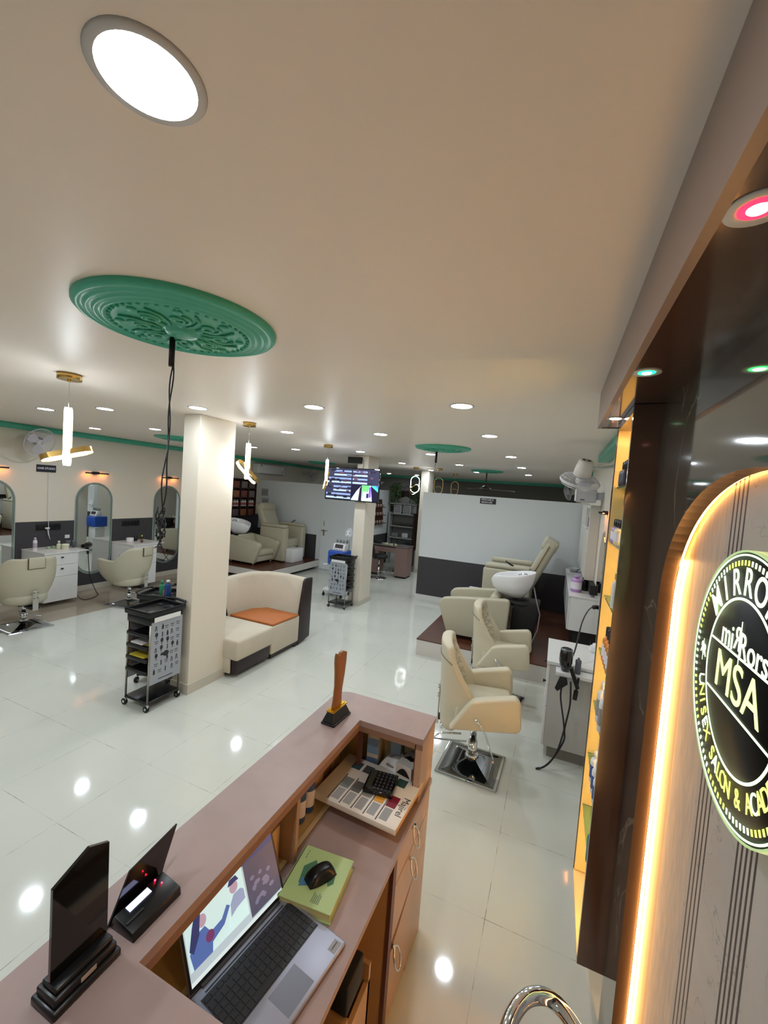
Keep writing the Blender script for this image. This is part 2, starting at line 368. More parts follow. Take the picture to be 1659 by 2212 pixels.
# ---- round illuminated sign in the niche
def sign():
    yc, zc, R = .965, 1.783, .255
    o = T('round_sign', 'round black illuminated salon sign with yellow-green lettering inside the arched niche', 'sign', (WX + .02, yc, zc - R))
    F = TR((WX + .003, yc, zc)) @ Matrix(((0, 0, -1, 0), (-1, 0, 0, 0), (0, 1, 0, 0), (0, 0, 0, 1)))   # local x -> -Y, local y -> +Z, local z -> -X
    blk = mat('sign_acrylic', (9, 8, 9), .4, spec=.12); rim = mat('sign_rim', (150, 175, 130), .3, metal=.3, emit=.25, ecol=(190, 220, 150))
    MB(blk).lathe([(0, -.026), (R - .003, -.026), (R - .003, .0), (0, 0)], blk, 72, F).build('disc', o)
    MB(rim).lathe([(R - .003, -.03), (R, -.03), (R, .002), (R - .004, .002), (R - .004, 0)], rim, 72, F).build('rim', o)
    GW = mat('sign_glow', (228, 240, 210), .5, emit=.62, ecol=(232, 255, 205)); GY = mat('sign_glow_yellow', (226, 232, 120), .5, emit=.55, ecol=(222, 236, 110))
    def ring(ra, rb, M, name):
        MB(M).lathe([(ra, .0008), (rb, .0008), (rb, .0018), (ra, .0018), (ra, .0008)], M, 96, F, smooth=False).build(name, o)
    ring(R * .958, R * .972, GW, 'outer_ring'); ring(R * .625, R * .645, GW, 'inner_ring')
    t = MB(GW); n = 96
    for k in range(n):
        a = 2 * PI * (k + .5) / n
        t.box(-.0028, .0028, R * .885, R * .925, .0008, .0018, GW if (k // 7) % 2 else GY, T=F @ Matrix.Rotation(a, 4, 'Z'))
    t.build('dash_ring', o)
    def arc(txt, rr, size, a0, a1, flip, bold, name):
        t = MB(GW)
        for i, ch in enumerate(txt):
            a = a0 + (a1 - a0) * (i / (len(txt) - 1))
            if ch == ' ': continue
            th = math.radians(a)
            t.text(ch, size, F @ Matrix.Translation((rr * math.cos(th), rr * math.sin(th), .001)) @ Matrix.Rotation(th + (PI / 2 if flip else -PI / 2), 4, 'Z'), GY if flip and i % 4 else GW, bold=bold, sx=.85)
        t.build(name, o)
    arc('MIRRORS', R * .755, R * .30, 138, 42, False, .003, 'upper_lettering')
    arc('UNISEX SALON & ACADEMY', R * .755, R * .185, 198, 342, True, -.002, 'lower_lettering')
    def rr_(t, sz, x, y):
        t.text('R', sz, F @ TR((x + sz * .24, y, .001)), GW, bold=.0, sx=.9); t.text('R', sz, F @ TR((x - sz * .16, y + sz * .1, .001)) @ Matrix.Diagonal((-1, 1, 1, 1)), GW, sx=.8)
        t.box(x + sz * .03, x + sz * .055, y - sz * .62, y + sz * .68, .0008, .0018, GW, T=F)
    t = MB(GW); t.text('mi', R * .27, F @ TR((-R * .265, R * .30, .001)), GW, bold=0., sx=.9); rr_(t, R * .26, -R * .03, R * .295); t.text('ors', R * .27, F @ TR((R * .27, R * .29, .001)), GW, bold=0., sx=.9); t.build('script_lettering', o)
    t = MB(GW); rr_(t, R * .15, -R * .765, R * .02); rr_(t, R * .15, R * .765, R * .02); t.build('monogram', o)
    t = MB(GW); t.box(-R * .58, R * .58, R * .195, R * .212, .0008, .0018, GW, T=F); t.box(-R * .57, R * .57, -R * .222, -R * .205, .0008, .0018, GW, T=F); t.build('rule_line', o)
    t = MB(GW); t.text('MSA', R * .43, F @ TR((-R * .02, -.004, .001)), mat('sign_glow_mid', (230, 238, 165), .5, emit=.6, ecol=(228, 244, 150)), bold=0., sx=1.02); t.build('large_lettering', o)
sign()

# ---- tall display unit with glass shelves beyond the niche
def display_unit():
    o = T('display_unit', 'tall wall-mounted display unit with lit yellow interior and glass shelves', 'shelf', (.37, 2.08, .22))
    x0, x1, y0, y1, z0, z1 = .236, XR + .02, 1.85, 2.32, .215, 2.498
    YEL = mat('yellow_lit_liner', (248, 222, 160), .2, var=.04)
    box('side_panel', x0, x1, y0 - .008, y0 + .012, z0, z1, BROWN, o)
    box('side_panel', x0, x1, y1 - .014, y1, z0, z1, BROWN, o); box('far_liner', x0 + .004, x1, y1 - .02, y1 - .0145, z0 + .02, z1 - .02, YEL, o)
    box('back_panel', x1 - .1, x1 - .09, y0 + .012, y1 - .02, z0, z1, YEL, o)
    box('top_panel', x0, x1, y0, y1, z1 - .03, z1, BROWN, o); box('bottom_panel', x0, x1, y0, y1, z0 - .002, z0 + .018, YEL, o)
    for z in (2.19, 1.93, 1.66, 1.395, 1.125, .855, .585):
        s = MB(GLASS).box(x0 + .012, x1 - .1, y0 + .014, y1 - .022, z - .004, z + .004, mat('shelf_glass', (150, 205, 175), .04, trans=.85)).build('glass_shelf', o)
        MB(GOLD).cyl((x0 + .06, y1 - .022, z - .008), (x0 + .06, y1 - .04, z - .008), .006).cyl((x0 + .17, y1 - .022, z - .008), (x0 + .17, y1 - .04, z - .008), .006).build('bracket', s)
    MB(LEDY).box(x1 - .12, x1 - .112, y0 + .03, y0 + .036, z0 + .05, z1 - .05, mat('cabinet_led', (255, 220, 150), .5, emit=44, ecol=(255, 198, 116))).box(x0 + .05, x1 - .12, y0 + .03, y0 + .05, z1 - .036, z1 - .031, mat('cabinet_led')).build('led_strip', o)
display_unit()

def bottle_mb(M, capM, h=.2, r=.03, cap=.045, label=None, neck=.35):
    b = MB(M).lathe([(0, 0), (r * .93, 0), (r, .006), (r, h * .74), (r * .9, h * .80), (r * neck, h * .86), (r * neck, h * .9)], M, 18)
    c = MB(capM).lathe([(0, h * .9), (r * .55, h * .9), (r * .55, h * .9 + cap), (r * .4, h * .9 + cap + .003), (0, h * .9 + cap + .003)], capM, 16)
    l = MB(label).lathe([(r + .0006, h * .18), (r + .0006, h * .62)], label, 18) if label else None
    return b, c, l
def bottle(name, lab, M, capM, loc, group=None, cat='bottle', **k):
    b, c, l = bottle_mb(M, capM, **k)
    o = T(name, lab, cat, (0, 0, 0), group)
    b.build('body', o); c.build('cap', o)
    if l: l.build('label', o)
    o.location = loc
    return o
RED = mat('dark_red_plastic', (98, 22, 38), .25); PUR = mat('lilac_plastic', (178, 142, 196), .3); PALE = mat('pale_yellow_plastic', (226, 214, 170), .3); AMB = mat('amber_plastic', (226, 142, 40), .2, trans=.3); LBW = mat('white_label', (226, 224, 232), .5); NAVY = mat('navy_label', (34, 36, 60), .5)
SH = {'a': 2.194, 'b': 1.934, 'c': 1.664, 'd': 1.399, 'e': 1.129, 'f': .859, 'g': .589, 'h': .233}
def row(proto, spots, labs, group):
    for i, (x, y, z) in enumerate(spots):
        if i == 0: proto.location = (x, y, z); proto['label'] = labs[0]; proto['group'] = group
        else: dup(proto, (x, y, z), None, labs[min(i, len(labs) - 1)], group)
G1 = 'dark red bottles on the top glass shelf'
row(bottle('shampoo_bottle', '', RED, BLK, (0, 0, 0), h=.185, r=.030, cap=.04, label=LBW), [(.30, 1.99, SH['a']), (.30, 2.06, SH['a'])], ['dark red bottle with white label, nearer of two on the top glass shelf', 'dark red bottle with white label, farther of two on the top glass shelf'], G1)
row(bottle('product_box', '', mat('black_label_bottle', (40, 30, 34), .3), BLK, (0, 0, 0), h=.085, r=.022, cap=.03, label=NAVY), [(.262, 2.02, SH['a']), (.262, 2.075, SH['a']), (.262, 2.13, SH['a'])], ['short black bottle, nearest in front row of the top glass shelf', 'short black bottle, middle of front row on the top glass shelf', 'short black bottle, farthest in front row of the top glass shelf'], 'short black bottles on the top glass shelf')
row(bottle('shampoo_bottle', '', PUR, BLK, (0, 0, 0), h=.185, r=.030, cap=.04, label=LBW), [(.315, 2.18, SH['b']), (.315, 2.11, SH['b']), (.315, 2.03, SH['b'])], ['tall lilac bottle with black cap, farthest of the back row', 'tall lilac bottle with black cap, second of the back row', 'tall lilac bottle with black cap, nearest of the back row'], 'tall lilac bottles on the second glass shelf')
row(bottle('small_bottle', '', PUR, BLK, (0, 0, 0), h=.085, r=.020, cap=.03, label=LBW), [(.26, 2.22, SH['b']), (.26, 2.165, SH['b'])], ['small lilac bottle at the far end of the front row', 'small lilac bottle second from the far end of the front row'], 'small lilac bottles on the second glass shelf')
row(bottle('small_bottle', '', PALE, BLK, (0, 0, 0), h=.085, r=.020, cap=.03, label=LBW), [(.26, 2.10, SH['b']), (.26, 2.04, SH['b'])], ['small pale yellow bottle beside the small lilac ones', 'small pale yellow bottle nearest in the front row'], 'small pale yellow bottles on the second glass shelf')
bottle('serum_bottle', 'slim white bottle with pump on the fourth glass shelf', WPL, GOLD, (.262, 2.02, SH['c']), h=.14, r=.018, cap=.03)
bottle('serum_bottle', 'clear gold-tinted bottle behind the slim white one', PALE, GOLD, (.30, 1.97, SH['c']), h=.12, r=.02, cap=.03)
row(bottle('oil_bottle', '', AMB, BLK, (0, 0, 0), h=.125, r=.020, cap=.04, label=LBW), [(.262, 2.12, SH['d']), (.262, 2.065, SH['d']), (.262, 2.01, SH['d']), (.262, 1.955, SH['d'])], ['amber oil bottle with black cap, farthest of four', 'amber oil bottle with black cap, second farthest of four', 'amber oil bottle with black cap, second nearest of four', 'amber oil bottle with black cap, nearest of four'], 'amber oil bottles on the lit glass shelf')
row(bottle('cream_bottle', '', WPL, WPL, (0, 0, 0), h=.17, r=.024, cap=.03, label=mat('grey_print', (150, 148, 146), .5)), [(.262, 2.08, SH['e']), (.262, 1.99, SH['e'])], ['white bottle with grey print, farther of two', 'white bottle with grey print, nearer of two'], 'white bottles below the amber oil bottles')
row(bottle('cream_jar', '', WPL, WPL, (0, 0, 0), h=.13, r=.026, cap=.02, label=mat('blue_print', (60, 84, 150), .5)), [(.262, 2.06, SH['f']), (.262, 1.98, SH['f']), (.262, 1.91, SH['f'])], ['white tub with blue print, farthest of three', 'white tub with blue print, middle of three', 'white tub with blue print, nearest of three'], 'white tubs on the sixth glass shelf')
bottle('gel_bottle', 'teal bottle standing on a low glass shelf near the unit bottom', mat('teal_plastic', (50, 120, 120), .3), WPL, (.262, 1.93, SH['g']), h=.14, r=.024, cap=.03)
# ================================================================ RECEPTION COUNTER
def counter():
    o = T('reception_counter', 'U-shaped reception counter with pink stone-look ledge and tan drawer fronts', 'counter', (-.69, .6, 0))
    c = [(-.44, 1.882)] + [(-.955 + .07 + .07 * math.cos(a), 1.882 - .07 + .07 * math.sin(a)) for a in [PI / 2 + PI / 2 * k / 8 for k in range(9)]]
    pts = c + [(-.955, -.7), (-.44, -.7), (-.44, .596), (-.742, .596), (-.742, 1.672), (-.44, 1.672)]
    MB(PINK).prism(pts, .026, PINK, T=TR((0, 0, 1.024))).build('ledge_top', o)
    e = MB(PINKE); e.box(-.7425, -.741, .596, 1.672, 1.0, 1.0245, PINKE).box(-.742, -.44, 1.671, 1.6735, 1.0, 1.0245, PINKE).box(-.742, -.44, .594, .597, 1.0, 1.0245, PINKE); e.build('ledge_edge', o)
    box('outer_panel', -.945, -.925, -.7, 1.85, 0, 1.024, TANL, o)
    box('end_panel', -.945, -.45, 1.85, 1.872, 0, 1.024, TANL, o)
    m = MB(TANL).box(-.470, -.442, 1.672, 1.872, .0, 1.024, TANL).box(-.474, -.470, 1.671, 1.85, .76, 1.02, DKB); m.build('end_board', o)
    MB(PINK).box(-.775, -.432, .25, 1.86, .74, .765, PINK).build('desk_top', o)
    MB(BEIGE).box(-.925, -.785, .596, 1.85, .74, .766, BEIGE).box(-.785, -.770, .596, 1.672, .74, .769, mat('cream_strip', (226, 220, 200), .4)).box(-.926, -.924, .596, 1.85, .766, 1.0, BEIGE).box(-.925, -.474, 1.845, 1.849, .765, 1.02, BEIGE).build('cubby_lining', o)
    MB(TANL).box(-.925, -.742, 1.19, 1.208, .766, 1.022, TANL).build('divider', o)
    MB(DKB).box(-.745, -.727, 1.672, 1.69, .765, 1.022, DKB).build('divider', o)
    MB(BEIGE).box(-.925, -.442, .57, .59, .0, 1.0, BEIGE).build('inner_panel', o)
    MB(mat('orange_tan_laminate', (188, 152, 108), .35)).box(-.80, -.785, .6, 1.42, .0, .74).build('knee_panel', o)
    MB(TANL).box(-.80, -.452, 1.397, 1.425, .0, .74, mat('orange_tan_laminate', (188, 152, 108), .35)).box(-.452, -.437, 1.392, 1.427, .0, .74, DKB).build('pedestal_side', o)
    MB(TANL).box(-.80, -.450, 1.425, 1.85, .0, .74, TANL).build('pedestal_body', o)
    def ring(par, y, z):
        k = MB(CHROME); k.cyl((-.443, y, z + .018), (-.428, y, z + .018), .008, M=CHROME)
        k.tube([(-.417 - .012 * math.cos(2 * PI * i / 24), y + .026 * math.sin(2 * PI * i / 24), z - .018 + .038 * math.cos(2 * PI * i / 24)) for i in range(24)], .0034, CHROME, n=6, closed=True)
        k.build('ring_handle', par)
    MB(mat('gap_shade', (84, 82, 68), .5)).box(-.451, -.4495, 1.43, 1.84, .30, .47).build('recess', o)  # dark plate paints the shade inside the slanted drawer gap
    FX = Matrix(((0, 0, 1, -.450), (1, 0, 0, 0), (0, 1, 0, 0), (0, 0, 0, 1)))
    for nm, pts, hy, hz in (('drawer', [(1.43, .61), (1.845, .61), (1.845, .735), (1.43, .735)], 1.60, .70), ('drawer', [(1.43, .372), (1.845, .462), (1.845, .604), (1.43, .604)], 1.60, .565), ('door', [(1.43, .03), (1.845, .03), (1.845, .457), (1.77, .448), (1.43, .33)], 1.455, .325)):
        d = MB(TANL).prism(pts, .010, TANL, r=.0015, seg=1, T=FX).build(nm, o); ring(d, hy, hz)
    MB(CHROME).cyl((-.442, 1.62, .715), (-.434, 1.62, .715), .008, M=CHROME).box(-.434, -.430, 1.612, 1.628, .700, .714, BLK).build('lock', o)
    return o
counter()

def laptop():
    o = T('laptop', 'open silver-grey laptop showing a wedding picture on its screen', 'laptop', (-.722, .915, .7655), rz=math.radians(-8.6))
    M0 = TR((-.722, .915, .7655), rz=math.radians(-8.6)); GREY = mat('laptop_grey', (160, 164, 180), .4, metal=.5); DG = mat('laptop_dark', (52, 54, 60), .4); KEY = mat('key_cap', (46, 48, 52), .45)
    w = .167
    MB(GREY).box(0, .243, -w, w, 0, .015, GREY, r=.004, T=M0).build('base', o)
    MB(DG).box(.018, .022, -w + .03, w - .03, .0145, .0158, DG, T=M0).box(.026, .148, -w + .012, w - .012, .0148, .0156, DG, T=M0).build('keyboard_deck', o)
    kb = MB(KEY)
    for r in range(6):
        n = 17; x = .032 + r * .0193
        for k in range(n):
            if r == 5 and 4 <= k <= 8:
                if k == 4: kb.box(x, x + .016, -w + .016 + 4 * .0181, -w + .016 + 9 * .0181 - .003, .0156, .0172, KEY, T=M0)
                continue
            y = -w + .016 + k * .0181; kb.box(x, x + (.016 if r else .011), y, y + .0151, .0156, .0172, KEY, T=M0)
    kb.build('keys', o)
    MB(mat('touchpad', (122, 126, 138), .3, metal=.4)).box(.160, .232, -.055, .04, .015, .0154, T=M0).build('touchpad', o)
    MB(DG).box(-.004, .008, -w + .03, w - .03, .004, .020, DG, r=.003, T=M0).build('hinge', o)
    L = M0 @ TR((0, 0, .014), ry=math.radians(-23))     # lid plane: local x = out of screen, z up
    MB(mat('laptop_lid', (100, 104, 112), .4, metal=.4)).box(-.006, -.001, -w, w, .0, .215, r=.002, T=L).build('lid', o)
    sc = MB(BLK); sc.box(-.001, .0, -w + .002, w - .002, .004, .213, BLK, T=L); sc.build('bezel', o)
    E_ = lambda n, c, e=.42: mat(n, c, .3, emit=e, ecol=c)
    s = MB(E_('screen_bg', (150, 168, 178)))
    P = lambda x: x  # panel painter
    def pl(y0, y1, z0, z1, M, d=.0004): s.box(0, d, y0, y1, z0, z1, M, T=L)
    pl(-.158, .158, .014, .207, mat('screen_bg'))
    pl(-.158, .158, .014, .024, E_('screen_bar', (178, 196, 200)), .0005)
    pl(-.155, .035, .045, .20, E_('screen_photo', (172, 202, 205)), .0006)
    pl(.04, .158, .028, .170, E_('screen_dark', (70, 72, 92), .35), .0006); pl(.035, .158, .170, .207, E_('screen_sky', (52, 66, 110), .35), .0006)
    def poly(pts, M, x=.0008):
        pts = [(a_, .045 + (z_ - .045) * .84 if z_ > .045 else z_) for a_, z_ in pts]
        s.prism([(p[1], p[0]) for p in pts], .0003, M, T=L @ Matrix(((0, 0, 1, x), (0, 1, 0, 0), (1, 0, 0, 0), (0, 0, 0, 1))))
    F1, F2, F3, F4 = E_('figure_blue', (68, 92, 150)), E_('figure_navy', (42, 48, 90)), E_('figure_skin', (150, 132, 150)), E_('figure_plum', (96, 50, 90))
    def blob(cy, cz, ry, rz_, M, x=.001): poly([(cy + ry * math.cos(a), cz + rz_ * math.sin(a)) for a in [2 * PI * k / 16 for k in range(16)]], M, x)
    poly([(-.145, .045), (-.15, .09), (-.13, .125), (-.10, .13), (-.085, .10), (-.05, .105), (-.03, .13), (-.02, .12), (-.045, .085), (-.085, .07), (-.09, .045)], F1)
    blob(-.105, .150, .013, .018, F3, .0011); poly([(-.125, .175), (-.105, .178), (-.112, .15), (-.118, .12), (-.14, .085), (-.150, .10), (-.135, .15)], F2, .0012); blob(-.09, .092, .013, .016, F4, .0013)
    poly([(-.03, .06), (-.025, .10), (-.01, .135), (.02, .135), (.03, .10), (.03, .06)], mat('screen_photo'), .0009)
    poly([(-.022, .085), (-.018, .12), (-.004, .14), (.02, .14), (.03, .13), (.03, .10), (.0, .095)], E_('figure_grey', (126, 140, 170)), .001)
    blob(.0, .160, .014, .018, F3, .0011); poly([(-.018, .172), (-.01, .188), (.012, .188), (.02, .17), (.008, .172), (-.004, .170)], F2, .0012)
    for i in range(16): blob(.06 + random.random() * .08, .05 + random.random() * .1, .006 + random.random() * .006, .007, E_('figure_mist', (104, 104, 130), .35), .0008 + i * .00002)
    s.build('screen', o)
    t = MB(mat('label_grey', (150, 150, 150), .4)); t.box(.212, .236, .120, .155, .015, .0153, T=M0); t.text('Lenovo', .009, M0 @ TR((.222, .1375, .0156), rz=PI / 2), BLK, depth=.0001); t.build('brand_sticker', o)
laptop()

BKG = mat('green_book_cover', (172, 196, 132), .4)
def note_book():
    A = TR((-.628, 1.160, .766), rz=math.radians(6))
    o = T('notebook', 'thick pale green notebook lying on the desk under the mouse', 'book', (-.628, 1.160, .766), rz=math.radians(6))
    MB(PAPER).box(-.088, .088, -.095, .095, .003, .031, mat('page_block', (205, 205, 150), .6), T=A).build('pages', o)
    c = MB(BKG); c.box(-.092, .092, -.1, .1, .031, .034, BKG, r=.001, seg=1, T=A).box(-.092, .092, -.1, .1, 0, .003, BKG, T=A).box(-.092, -.088, -.1, .1, 0, .034, BKG, T=A)
    c.build('cover', o)
    g = MB(mat('leaf_print', (70, 118, 84), .5))
    g.prism([(-.06, .02), (-.03, .055), (.0, .02), (-.01, -.02), (-.05, -.04)], .0004, mat('leaf_print'), T=A @ TR((0, 0, .0341)))
    g.prism([(-.05, -.02), (-.02, -.01), (-.02, -.04), (-.045, -.05)], .0005, mat('print_blue', (70, 120, 150), .5), T=A @ TR((0, 0, .0342)))
    g.prism([(.035, .0), (.055, .02), (.06, -.005), (.045, -.02)], .0004, mat('leaf_print'), T=A @ TR((0, 0, .0341)))
    for i in range(5): g.box(.015 + i * .006, .018 + i * .006, -.085, -.05 - .004 * (i % 3), .0341, .0344, mat('print_grey', (110, 130, 96), .5), T=A)
    for i in range(3): g.box(-.07, -.067 + i * .0, .05 + i * .012, .058 + i * .012, .0341, .0344, mat('print_grey'), T=A)
    g.build('cover_print', o)
    ms = T('mouse', 'black computer mouse resting on the pale green notebook', 'mouse', (-.620, 1.165, .8005), rz=math.radians(60))
    B = TR((-.620, 1.165, .8005), rz=math.radians(60))
    MB(BLKG).grid(lambda u, v: ((u - .5) * .10, (v - .5) * .062 * (1 - .25 * abs(2 * u - 1) ** 2.5), .034 * max(0, (1 - abs(2 * u - 1) ** 2.6)) ** .5 * max(0, (1 - abs(2 * v - 1) ** 3)) ** .5), 20, 16, mat('mouse_shell', (14, 14, 16), .3), T=B).box(-.045, .045, -.026, .026, 0, .004, BLK, r=.004, T=B).build('shell', ms)
    MB(RUB).tube([(.026 + .001, -.003, .027), (.026, .003, .027)], .007, RUB, T=B).build('wheel', ms)
note_book()

def counter_items():
    # award plaque
    o = T('award_plaque', 'black plaque with slanted top on a stepped black base, leftmost item on the counter', 'plaque', (-.825, .52, 1.05))
    b_ = MB(BLK); b_.box(-.862, -.789, .456, .590, 1.050, 1.066, BLK, r=.004).box(-.855, -.796, .462, .584, 1.066, 1.084, BLK, r=.003).box(-.848, -.803, .468, .580, 1.084, 1.096, BLK, r=.003); b_.build('base', o)
    MB(mat('plate_label', (176, 168, 160), .4)).box(-.7955, -.7948, .510, .540, 1.070, 1.080).build('nameplate', o)
    MB(BLKG).prism([(.470, 1.094), (.470, 1.288), (.537, 1.322), (.578, 1.302), (.581, 1.094)], .007, BLKG, T=Matrix(((0, 0, 1, -.832), (1, 0, 0, 0), (0, 1, 0, 0), (0, 0, 0, 1)))).build('plate', o)
    # payment sound box
    o = T('payment_speaker', 'black payment speaker with a lit display and tilted back plate on the counter ledge', 'speaker', (-.83, .67, 1.05))
    MB(BLK).prism([(-.785, 1.05), (-.789, 1.070), (-.852, 1.082), (-.866, 1.05)], .128, BLK, r=.002, T=Matrix(((1, 0, 0, 0), (0, 0, -1, .742), (0, 1, 0, 0), (0, 0, 0, 1)))).build('body', o)
    MB(mat('speaker_plate', (14, 10, 16), .08, coat=.5)).prism([(.608, 1.052), (.658, 1.148), (.790, 1.168), (.757, 1.088), (.745, 1.052)], .004, mat('speaker_plate'), T=Matrix(((0, 0, 1, -.867), (1, 0, 0, 0), (0, 1, 0, 0), (0, 0, 0, 1)))).build('back_plate', o)
    d = TR((-.829, .67, 1.0792), ry=math.radians(9.5))
    MB(mat('lcd', (170, 180, 235), .3, emit=.75, ecol=(190, 196, 245))).box(-.018, -.002, -.032, .024, 0, .0012, T=d).build('display', o)
    MB(mat('red_led', (255, 30, 60), .3, emit=6)).ball((-.018, .045, .001), .0022, T=d).ball((.0, .05, .001), .002, T=d).build('indicator', o)
    MB(mat('dark_key', (48, 48, 50), .4)).box(.012, .017, -.052, -.01, 0, .0012, T=d).build('slot', o)
    # trophy
    o = T('trophy', 'brown wooden torch-shaped trophy on a black base with gold band', 'trophy', (-.842, 1.63, 1.05), rz=math.radians(-4))
    A = TR((-.842, 1.63, 1.05), rz=math.radians(-4))
    MB(BLK).box(-.035, .035, -.072, .072, 0, .010, BLK, r=.003, T=A).build('plinth', o)
    t = bmesh.new(); lo = [t.verts.new((x * .032, y * .069, .010)) for x, y in ((-1, -1), (1, -1), (1, 1), (-1, 1))]; hi = [t.verts.new((x * .018, y * .050, .052)) for x, y in ((-1, -1), (1, -1), (1, 1), (-1, 1))]
    t.faces.new(lo[::-1]); t.faces.new(hi)
    for k in range(4): t.faces.new((lo[k], lo[(k + 1) % 4], hi[(k + 1) % 4], hi[k]))
    bmesh.ops.bevel(t, geom=list(t.edges), offset=.004, segments=2, profile=.5, affect='EDGES')
    mb = MB(BLK); mb._fin(t, BLK, A); mb.build('base', o)
    MB(mat('gold_band', (220, 178, 60), .2, 1.)).box(-.019, .019, -.056, .056, .052, .058, T=A).box(-.013, .013, -.048, .048, .058, .061, T=A).build('band', o)
    pf = [(a_ * 1.22, z_) for a_, z_ in [(-.030, .06), (-.024, .10), (-.020, .16), (-.024, .22), (-.030, .27), (-.030, .295), (-.026, .312), (-.020, .290), (-.016, .285), (-.004, .306), (.012, .312), (.026, .304), (.030, .292), (.036, .300), (.036, .26), (.030, .20), (.020, .14), (.018, .10), (.022, .06)]]
    MB(mat('trophy_wood', (140, 86, 36), .3, var=.12)).prism(pf, .016, mat('trophy_wood'), r=.0015, T=A @ TR((-.008, 0, 0)) @ Matrix(((0, 0, 1, 0), (1, 0, 0, 0), (0, 1, 0, 0), (0, 0, 0, 1)))).build('torch', o)
    # shade card box
    GM = mat('grey_print2', (160, 162, 162), .5)
    bx_ = MB(mat('kraft_box', (120, 92, 72), .6)); bx_.box(-.79, -.50, 1.50, 1.74, .766, .812, r=.003); bx_.build('flat_box', label='flat brown box on the desk underneath the hair colour chart', cat='box')
    o = T('shade_chart', 'white hair colour chart box with coloured swatches lying on the desk', 'box', (-.628, 1.57, .813), rz=math.radians(-3))
    A = TR((-.632, 1.575, .813), rz=math.radians(-3))
    MB(mat('chart_card', (228, 224, 214), .35)).box(-.188, .188, -.148, .148, 0, .022, r=.002, T=A).box(.186, .1885, -.146, .146, .002, .020, mat('chart_edge', (206, 160, 90), .4), T=A).build('tray', o)
    for i, c in enumerate([(128, 138, 136), (104, 102, 100), (150, 150, 148), (222, 158, 52), (134, 28, 52)]):
        x = -.096 + i * .0545
        s_ = MB(GM); s_.box(x - .016, x + .018, -.128, -.062, .022, .0226, GM, T=A)
        s_.box(x - .026, x - .022, -.140, .024, .022, .0232, mat('slot_shadow', (92, 88, 82), .6), T=A)
        s_.build('description_strip', o); MB(mat('swatch_%d' % i, c, .5, bump=.3, bscale=300)).box(x - .020, x + .020, -.055, .008, .022, .0236, T=A).build('swatch', o)
    for i, c in enumerate([(44, 84, 92), (70, 70, 74), (44, 78, 74)]):
        x = (-.111, -.055, .109)[i]; MB(mat('dswatch_%d' % i, c, .5, bump=.3, bscale=300)).box(x - .020, x + .022, .070, .118, .022, .0236, T=A).build('swatch', o)
    t = MB(mat('ink', (60, 60, 62), .5)); t.text('Majirel', .040, A @ TR((.166, -.03, .0224), rz=-PI / 2), mat('ink'), depth=.0002); t.build('lettering', o)
    # calculator
    A = TR((-.592, 1.603, .8385), rz=math.radians(7), rx=math.radians(2)) @ Matrix.Diagonal((.88, .92, 1, 1)); o = T('calculator', 'black desk calculator still in clear wrapping on the colour chart', 'calculator', (-.592, 1.603, .836), rz=math.radians(7))
    MB(BLKG).box(-.072, .072, -.068, .068, 0, .020, BLKG, r=.005, T=A).build('case', o)
    MB(mat('calc_lcd', (62, 66, 56), .15)).box(-.062, -.034, -.055, .055, .020, .0215, T=A).build('display', o)
    k_ = MB(mat('calc_key', (34, 34, 38), .35))
    for i in range(5):
        for j in range(6): k_.box(-.024 + i * .0185, -.011 + i * .0185, -.060 + j * .0205, -.045 + j * .0205, .020, .0245, T=A, r=.001, seg=1)
    for i in range(5):
        for j in range(6): k_.box(-.019 + i * .0185, -.0165 + i * .0185, -.054 + j * .0205, -.051 + j * .0205, .0245, .0248, mat('key_legend', (190, 190, 196), .4), T=A)
    k_.build('keys', o)
    # boxes in the end cubby
    def carton(x, y, w, d, h, rz, lab, top=(200, 190, 170), name='carton', z=.766):
        A = TR((x, y, z), rz=rz); o = T(name, lab, 'box', (x, y, z), 'cartons inside the counter cubby', rz)
        MB(mat('carton_' + str(top), top, .5)).box(-w / 2, w / 2, -d / 2, d / 2, 0, h, r=.0015, T=A).build('body', o)
        MB(mat('carton_blue', (88, 112, 150), .4)).box(-w / 2 - .0006, w / 2 + .0006, -d / 2 - .0006, -d / 2, h * .12, h * .42, T=A).box(-w / 2, w / 2, -d / 2 - .0006, -d / 2, h * .52, h * .9, mat('carton_sky', (120, 150, 178), .4), T=A).build('print', o)
    carton(-.700, 1.775, .055, .06, .19, .05, 'tall white and blue carton standing in the left of the end cubby')
    carton(-.600, 1.815, .05, .05, .20, 0, 'tall blue-grey carton in the back middle of the end cubby', (120, 128, 140))
    A = TR((-.60, 1.755, .768), rz=math.radians(-18), ry=0); o = T('paper_packet', 'crumpled white printed packet leaning in the end cubby', 'packet', (-.6, 1.755, .768), rz=math.radians(-18))
    MB(PAPER).grid(lambda u, v: ((u - .5) * .09, (v - .5) * .13, .05 + .05 * v + .006 * math.sin(7 * u + 5 * v)), 10, 12, PAPER, thick=.002, T=A).build('sheet', o)
    MB(mat('packet_print', (150, 140, 130), .5)).box(-.03, .03, -.05, -.04, .062, .0665, T=A).box(-.02, .02, -.02, -.012, .07, .0745, T=A).build('print', o)
    A = TR((-.515, 1.745, .836), rz=math.radians(-12)); o = T('glove_box', 'white and black glove box with a dark oval opening at the cubby front', 'box', (-.515, 1.745, .836), rz=math.radians(-12))
    MB(WPL).box(-.040, .040, -.05, .06, 0, .055, mat('glove_card', (200, 196, 188), .5), r=.001, seg=1, T=A).build('body', o)
    MB(BLKM).prism([(-.034 + .068 * k / 10, .008 + .030 * math.sin(PI * k / 10)) for k in range(11)], .002, BLKM, T=A @ TR((0, -.0505, .004), rx=PI / 2)).build('opening', o)
